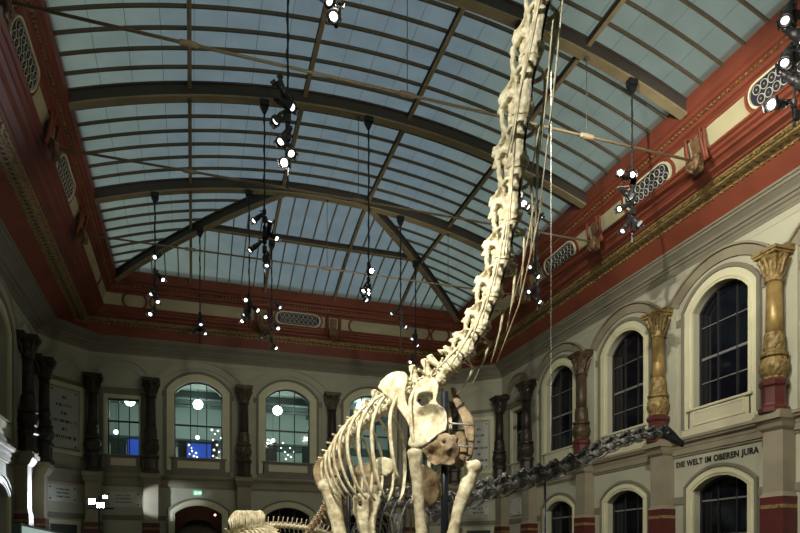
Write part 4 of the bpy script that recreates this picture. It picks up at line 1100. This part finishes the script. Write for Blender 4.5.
plate(hc, [], lambda x, y: 12.0+(x-423)*.01, 'humerus_crest', M['bonebrown'], .07, None)
bone([(474,463,12.35), (469,480,12.3), (461,502,12.2), (454,526,12.1), (450,552,12.0)], [(.16,.15), (.15,.13), (.12,.11), (.11,.11), (.17,.15)], 'humerus', M['bone'], parts=[((475,467,12.3), .15)])
eR = onD(424, 566, 12.0); eL = onD(450, 552, 12.0)
for e in (eR, eL):
    for q in (-.08, .08):
        MB().tube([(e.x+q, e.y, e.z+.1), (e.x+q*.8-.02, e.y-.05, (e.z+1.0)/2), (e.x+q*.7, e.y-.12, .85)], [.11, .075, .09], 10).obj('ulna' if q > 0 else 'radius', M['bone'], big, True)
    for q in range(5):
        an = -pi/2 + (q-2)*.6
        MB().tube([(e.x+.12*cos(an), e.y-.12+.12*sin(an), .88), (e.x+.17*cos(an), e.y-.12+.17*sin(an), .34)], [.05, .06], 8).obj('metacarpal', M['bone'], big, True)
# pelvis, hind limbs
il = [(315,461),(321,457),(329,456),(338,459),(343,465),(340,472),(334,477),(328,483),(321,486.5),(315.5,485),(313,478),(313,468)]
plate(il, [], lambda x, y: 15.2, 'ilium', M['bonebrown'], .09, lambda x, y: .1*math.exp(-((x-326)**2+(y-470)**2)/150))
il2 = [(x+40, y+6) for x, y in il]
plate(il2, [], lambda x, y: 16.6, 'ilium', M['bonebrown'], .09, None)
bone([(329,480,15.3), (332,497,15.25), (336,515,15.2), (340,536,15.15), (344,570,15.0)], [(.26,.19), (.20,.16), (.17,.15), (.165,.15), (.23,.18)], 'femur', parts=[((324,486,15.25), .15)])
bone([(372,486,16.6), (371,505,16.55), (369,530,16.5), (368,566,16.4)], [(.24,.18), (.18,.15), (.16,.14), (.22,.17)], 'femur')
pu = [(353,496),(359,493),(367,492.5),(376,494),(380,499),(378,508),(374,518),(374,530),(378,545),(360,548),(359,533),(356,522),(352.5,510)]
plate(pu, [[(357,500),(360,498),(362,503),(360,508),(357,505)]], lambda x, y: 15.0, 'pubis', M['bone'], .09, lambda x, y: .12*math.exp(-((x-368)**2+(y-512)**2)/90))
isch = [(338,488),(345,490),(349,502),(350,520),(347,540),(341,540),(342,520),(340,505)]
plate(isch, [], lambda x, y: 16.0, 'ischium', M['bonebrown'], .08, None)
for px, d_ in ((344, 15.0), (368, 16.4)):
    e = onD(px, 568, d_)
    MB().tube([(e.x, e.y, e.z+.1), (e.x-.05, e.y+.05, .9), (e.x-.05, e.y+.05, .45)], [.17, .10, .13], 10).obj('tibia', M['bone'], big, True)
    MB().tube([(e.x+.15, e.y+.1, e.z), (e.x+.1, e.y+.12, .9), (e.x+.06, e.y+.1, .45)], [.06, .05, .07], 8).obj('fibula', M['bone'], big, True)
    for q in range(5):
        an = -pi/2 + (q-2)*.5
        MB().tube([(e.x+.1*cos(an), e.y+.1*sin(an), .46), (e.x+.32*cos(an), e.y+.32*sin(an), .33)], [.06, .045], 8).obj('toe_bone', M['bone'], big, True)
# tail
tl_ = spline([onD(*c) for c in [(331,474,16.4), (333,488,16.9), (328,505,17.3), (316,522,17.6), (304,540,17.9), (292,562,18.2), (282,590,18.4)]] , 26)
cau = caudal(M['bonebrown'], 1, .12)
for k in range(25):
    a, b = tl_[k], tl_[k+1]; ax = a-b; q = 1-k/30
    put(cau, 'caudal_vertebra', big, frame_mat((a+b)/2, ax, (0, 0, 1)), (ax.length*.98, .52*q, .52*q))
pl = MB().box(-3.2, 3.4, -3.6, 5.5, 0, 0.3).obj('floor_plinth', M['plinth']); pl.location = (3.9, 14.2, 0); struct(pl)

# ------------------------------------------------------------------ the dark skeleton behind, its neck reaching towards the lit wall
dk = thing('dinosaur_skeleton', 'dark grey long dinosaur skeleton, neck stretched to the lit wall, black skull at its end', 'skeleton')
np_ = spline([onD(*c) for c in [(432,515,16.0), (452,506,15.9), (473,496,15.75), (486,491,15.6), (505,487,15.55), (523,481,15.5), (540,476,15.4), (554,470.5,15.4), (571,464.5,15.3), (589,456,15.3), (604,447.5,15.25), (619,441.5,15.2), (634,436,15.2), (646,434,15.2), (656,432,15.2), (664,431,15.2)]], 300)
cum = [0.0]; lens = [1.22-.034*i for i in range(15)]
for l_ in lens: cum.append(cum[-1]+l_)
ni = [int(299*c_/cum[-1]) for c_ in cum]
cvd = [cervical(M['bonegrey'], 11, sp=.36), cervical(M['bonegrey'], 12, sp=.33)]
for k in range(15):
    a, b = np_[ni[k]], np_[ni[k+1]]; ax = b-a; L = ax.length
    h_ = 1.0 - .036*k
    vm = frame_mat((a+b)/2 - Vector((0, 0, .05)), ax, (0, 0, 1)); vt = put(cvd[k % 2], 'cervical_vertebra', dk, vm, (L*1.0, h_*.95, h_)); vi = (vm @ Matrix.Diagonal((L*1.0, h_*1.0, h_, 1))).inverted()
    for sd in (-1, 1):
        mt = frame_mat((a+b)/2, ax, (0, 0, 1)); p0 = mt @ Vector((.15*L, sd*.25*h_, -.2*h_))
        MB().tube([p0, p0 - ax*.4 - Vector((0, 0, .05)), p0 - ax*.95 - Vector((0, 0, .03))], [.022, .016, .007], 5).obj('cervical_rib', M['bonegrey'], vt, True).matrix_parent_inverse = vi
sk = MB()
sk.tube([(-.10, 0, .03), (.02, 0, .04), (.16, 0, .02), (.34, 0, -.03), (.54, 0, -.085)], [(.07, .08), (.10, .11), (.085, .095), (.055, .075), (.04, .07)], 12, ref=(0, 0, 1))
for q in (-1, 1):
    sk.tube([(-.08, q*.07, -.09), (.18, q*.06, -.11), (.40, q*.045, -.125), (.55, q*.025, -.15)], [.05, .05, .045, .035], 6)
    sk.tube([(-.06, q*.08, .08), (-.10, q*.085, -.02), (-.08, q*.07, -.13)], .032, 6)
    sk.tube([(.10, q*.09, .0), (.08, q*.09, -.13)], .025, 6)
    sk.tube([(-.02, q*.085, .10), (.10, q*.09, .08), (.16, q*.085, .0)], .025, 6)
se = np_[-1]; sdir = onD(688, 439, 15.2) - onD(664, 428, 15.2)
put(remesh(sk, 'skull', M['skull'], .02, 2, .01, .1), 'skull', dk, frame_mat(se + Vector((0, 0, .0)), sdir, (0, 0, 1)), (1.02, 1.0, .98))['label'] = 'black skull'
bp_ = spline([onD(*c) for c in [(432,512,16.0), (418,506,16.25), (404,504,16.6), (390,506,17.0), (378,512,17.5), (370,522,18.2), (362,536,19.2)]], 13)
dvd = dorsal(M['bonegrey'], 5, .45)
for k in range(12):
    a, b = bp_[k], bp_[k+1]; ax = a-b; mid = (a+b)/2; hd = Vector((ax.x, ax.y, 0)).normalized(); rs = Vector((hd.y, -hd.x, 0))
    put(dvd, 'dorsal_vertebra', dk, frame_mat(mid, ax, (0, 0, 1)), (ax.length*.98, .40, .42))
    if k < 1: continue
    for sd in (1, -1):
        prof = [(.15, .18, 0), (.32, .08, .02), (.48, -.2, .05), (.55, -.6, .1), (.52, -1.0, .15), (.4, -1.35, .18)]
        MB().tube(spline([mid + rs*sd*q[0] + Vector((0, 0, q[1])) - hd*q[2] for q in prof], 14), [(.030, .02)]*14, 6, ref=hd).obj('rib', M['bonegrey'], dk, True)
for q, d_ in (((398, 540), 16.6), ((425, 540), 16.1)):
    e = onD(q[0], 510, d_)
    MB().tube([(e.x, e.y, e.z-.1), (e.x, e.y, 1.4), (e.x+.05, e.y-.05, .3)], [.12, .08, .10], 10).obj('fore_leg_bone', M['bonegrey'], dk, True)
e = onD(364, 534, 19.2)
for q in (-.4, .4): MB().tube([(e.x+q, e.y, e.z-.1), (e.x+q, e.y, 1.2), (e.x+q, e.y, .02)], [.14, .09, .12], 10).obj('hind_leg_bone', M['bonegrey'], dk, True)
e2 = onD(545, 466, 15.42); MB().tube([(e2.x, e2.y, .02), (e2.x, e2.y, e2.z-.1)], .03, 8).obj('support_post', M['steel'], dk, True)
pl2 = MB().box(-3, 3, -1.5, 4, 0, 0.02).obj('floor_plinth', M['plinth']); pl2.location = (5, 17, 0); struct(pl2)

# ------------------------------------------------------------------ the smaller skeleton with tall striped spines
sm_ = thing('dinosaur_skeleton', 'smaller pale skeleton with a fan of tall striped spines above the bottom edge', 'skeleton')
tall = dorsal(M['bonepale'], 8, .4, vox=.035)
bpth = spline([onD(*c) for c in [(226,552,16.1), (233,540,16.3), (243,535,16.6), (254,534,16.9), (264,535,17.3), (272,538,17.7)]], 15)
for k in range(14):
    a, b = bpth[k], bpth[k+1]; ax = a-b; mid = (a+b)/2
    put(tall, 'dorsal_vertebra', sm_, frame_mat(mid, ax, (0, 0, 1)), (ax.length*1.0, .36, .36+.02*sin(k)))
    if k > 1:
        hd = Vector((ax.x, ax.y, 0)).normalized(); rs = Vector((hd.y, -hd.x, 0))
        for sd in (1, -1):
            prof = [(.12, .15, 0), (.30, .08, .02), (.46, -.15, .05), (.52, -.55, .1), (.45, -1.0, .15)]
            MB().tube(spline([mid + rs*sd*q[0] + Vector((0, 0, q[1])) - hd*q[2] for q in prof], 12), [(.032, .02)]*12, 6, ref=hd).obj('rib', M['bonepale'], sm_, True)
for k in range(44):
    q = k/43; d_ = 16.2 + 1.1*q; rr = random.uniform(-.5, .5)
    xb = 232 + 29*q; xt = 228.5 + 36*q + rr*.5
    yt = 510.6 + 9*max(0, (.25-q)/.25)**2 + 3.5*max(0, (q-.88)/.12)**2 + rr*.5
    p = onD(xb, 534, d_); tpz = onD(xt, yt, d_)
    MB().tube([p, p.lerp(tpz, .5) + Vector((random.uniform(-.02, .02), -.03-.10*(k % 3), 0)), p.lerp(tpz, .9), tpz], [(.020, .045), (.016, .04), (.024, .05), (.015, .03)], 6, ref=(CS, -SN, 0)).obj('neural_spine', M['bonepale'], sm_, True)
tlp = spline([onD(*c) for c in [(261,527,17.5), (272,525.5,17.8), (286,526,18.2), (300,527.5,18.6), (312,529,18.9), (325,533,19.3), (338,541,19.8)]], 19)
cap_ = caudal(M['bonepale'], 3, .55)
for k in range(18):
    a, b = tlp[k], tlp[k+1]; ax = a-b
    put(cap_, 'caudal_vertebra', sm_, frame_mat((a+b)/2, ax, (0, 0, 1)), (ax.length*1.15, .30, .30))
for (x_, d_) in ((240, 16.4), (272, 19.2)):
    e = onD(x_, 540, d_)
    for q in (-.25, .25): MB().tube([(e.x+q, e.y, e.z-.15), (e.x+q, e.y, 1.0), (e.x+q, e.y, .02)], [.11, .07, .10], 10).obj('leg_bone', M['bonepale'], sm_, True)

# ================================================================== LIGHT
def spot(loc, tgt, watt, ang, col=(1, .93, .80), blend=.5, size=.12):
    l = bpy.data.lights.new('spot lamp', 'SPOT'); l.energy = watt; l.spot_size = radians(ang); l.spot_blend = blend; l.color = col; l.shadow_soft_size = size
    o = bpy.data.objects.new('spot_lamp', l); C.objects.link(o); o.location = loc
    o.rotation_euler = (Vector(tgt)-Vector(loc)).to_track_quat('-Z', 'Y').to_euler(); return o
def point(loc, watt, col, size=.2):
    l = bpy.data.lights.new('point lamp', 'POINT'); l.energy = watt; l.color = col; l.shadow_soft_size = size
    o = bpy.data.objects.new('point_lamp', l); C.objects.link(o); o.location = loc; return o
WARM = (1.0, .93, .76)
# key lamps on the poles over and before the camera, aimed at the tall skeleton
spot((-1.6, 5.4, 12.4), onD(430, 430, 12.6), 7000, 44, WARM)
spot((2.3, 10.6, 12.6), onD(400, 440, 13.4), 900, 55, WARM)
spot((-2.2, 6.0, 11.6), onD(510, 170, 11.4), 3700, 60, (1, .96, .84))
spot((-1.4, 10.7, 12.3), onD(345, 480, 15.5), 2600, 42, WARM)
# lit wall: warm lamps on the near poles
spot((6.8, 11.2, 13.7), (17.0, 18.5, 8.4), 4300, 90, (1, .95, .80), .6, .07)
spot((9.5, 5.5, 11.6), (17.0, 15.5, 8.0), 900, 80, (1, .95, .80), .7, .1)
spot((8.7, 16.0, 11.5), (17.0, 25.0, 8.5), 1000, 82, (1, .96, .82))
spot((8.5, 9.5, 11.0), (15.2, 15.0, 14.2), 1300, 85, (1, .92, .78))
# end wall
spot((5.7, 21.3, 10.8), (6.6, 36.0, 7.5), 2300, 86, (1, .97, .80))
spot((8.6, 21.3, 11.3), (8.0, 34.5, 13.6), 560, 95, (1, .93, .78))
spot((2.2, 10.8, 11.6), onD(262, 522, 17.2), 4600, 20, WARM)
spot((12.3, 21.3, 11.2), onD(570, 466, 15.4), 4200, 50, (.95, .97, 1))
spot((8.7, 16.0, 11.6), onD(500, 487, 15.6), 1800, 40, (.95, .97, 1))
spot((2.3, 16.0, 11.2), (-4.4, 18.5, 14.0), 520, 62, (1, .92, .8), .9)
spot((2.2, 21.3, 11.0), (-4.4, 27.0, 14.0), 420, 62, (1, .92, .8), .9)
spot((5.7, 21.4, 11.0), (5.0, 29.0, 16.6), 700, 100, (1, .95, .78), .9)
spot((2.2, 10.7, 11.0), (3.6, 21.0, 16.8), 700, 100, (1, .95, .78), .9)
spot((12.3, 10.7, 11.2), (10.5, 18.5, 16.5), 500, 100, (1, .95, .78), .9)
spot((4.6, 21.3, 11.0), onD(398, 520, 16.8), 2600, 34, (.92, .96, 1))
# glaring floodlights
spot((FP.x-.2, FP.y-.35, FP.z), (-7.0, 27.0, 5.2), 2600, 70, (.80, .88, 1.0), .4, .1)
spot((FP.x+.5, FP.y-.9, FP.z), (-2.0, 35.5, 4.6), 620, 36, (.78, .88, 1.0), .6, .08)
point((0.3, 39.9, 9.9), 150, (.80, 1, .92), .3); point((6.0, 39.9, 9.9), 150, (.80, 1, .92), .3); point((11.0, 39.9, 9.9), 110, (.80, 1, .92), .3); point((-3.4, 39.9, 9.9), 70, (.80, 1, .92), .3)
point((0.3, 39.5, 4.6), 14, (1, .7, .45), .1)

w = bpy.data.worlds.new('dusk sky'); bpy.context.scene.world = w; w.use_nodes = True
nt = w.node_tree; bg = nt.nodes['Background']
tc = nt.nodes.new('ShaderNodeTexCoord'); n = nt.nodes.new('ShaderNodeTexNoise'); n.inputs['Scale'].default_value = 2.4; n.inputs['Detail'].default_value = 3
mp = nt.nodes.new('ShaderNodeMapping'); mp.inputs['Location'].default_value = (0.35, 0.1, 0.0)
nt.links.new(tc.outputs['Generated'], mp.inputs['Vector']); nt.links.new(mp.outputs['Vector'], n.inputs['Vector'])
r = nt.nodes.new('ShaderNodeValToRGB')
r.color_ramp.elements[0].position = .38; r.color_ramp.elements[0].color = (.155, .215, .36, 1)
r.color_ramp.elements[1].position = .56; r.color_ramp.elements[1].color = (.225, .272, .243, 1)
dp = nt.nodes.new('ShaderNodeVectorMath'); dp.operation = 'DOT_PRODUCT'; dp.inputs[1].default_value = (0.10, 0.80, 0.59)
nt.links.new(tc.outputs['Generated'], dp.inputs[0])
mr = nt.nodes.new('ShaderNodeMapRange'); mr.inputs[1].default_value = 0.90; mr.inputs[2].default_value = 1.0; mr.inputs[3].default_value = 0.30; mr.inputs[4].default_value = -0.12
nt.links.new(dp.outputs['Value'], mr.inputs[0])
ad = nt.nodes.new('ShaderNodeMath'); ad.operation = 'ADD'; nt.links.new(n.outputs['Fac'], ad.inputs[0]); nt.links.new(mr.outputs[0], ad.inputs[1])
nt.links.new(ad.outputs[0], r.inputs['Fac']); nt.links.new(r.outputs['Color'], bg.inputs['Color']); bg.inputs['Strength'].default_value = 1.0

cam = bpy.data.cameras.new('camera'); cam.sensor_width = 36.0; cam.lens = 36.0*F/800; cam.shift_y = (Y0-266.5)/800; cam.clip_end = 200
co = bpy.data.objects.new('camera', cam); C.objects.link(co); co.location = (0, 0, ZC); co.rotation_euler = (pi/2, 0, -TH)
scn = bpy.context.scene; scn.camera = co
scn.view_settings.view_transform = 'Standard'; scn.view_settings.look = 'None'; scn.view_settings.exposure = 0.0; scn.view_settings.gamma = 1.0
scn.view_settings.use_curve_mapping = False
scn.cycles.use_denoising = True
scn.cycles.max_bounces = 6; scn.cycles.diffuse_bounces = 3; scn.cycles.glossy_bounces = 3; scn.cycles.transparent_max_bounces = 8; scn.cycles.transmission_bounces = 4
scn.cycles.sample_clamp_indirect = 4.0; scn.cycles.caustics_reflective = False; scn.cycles.caustics_refractive = False
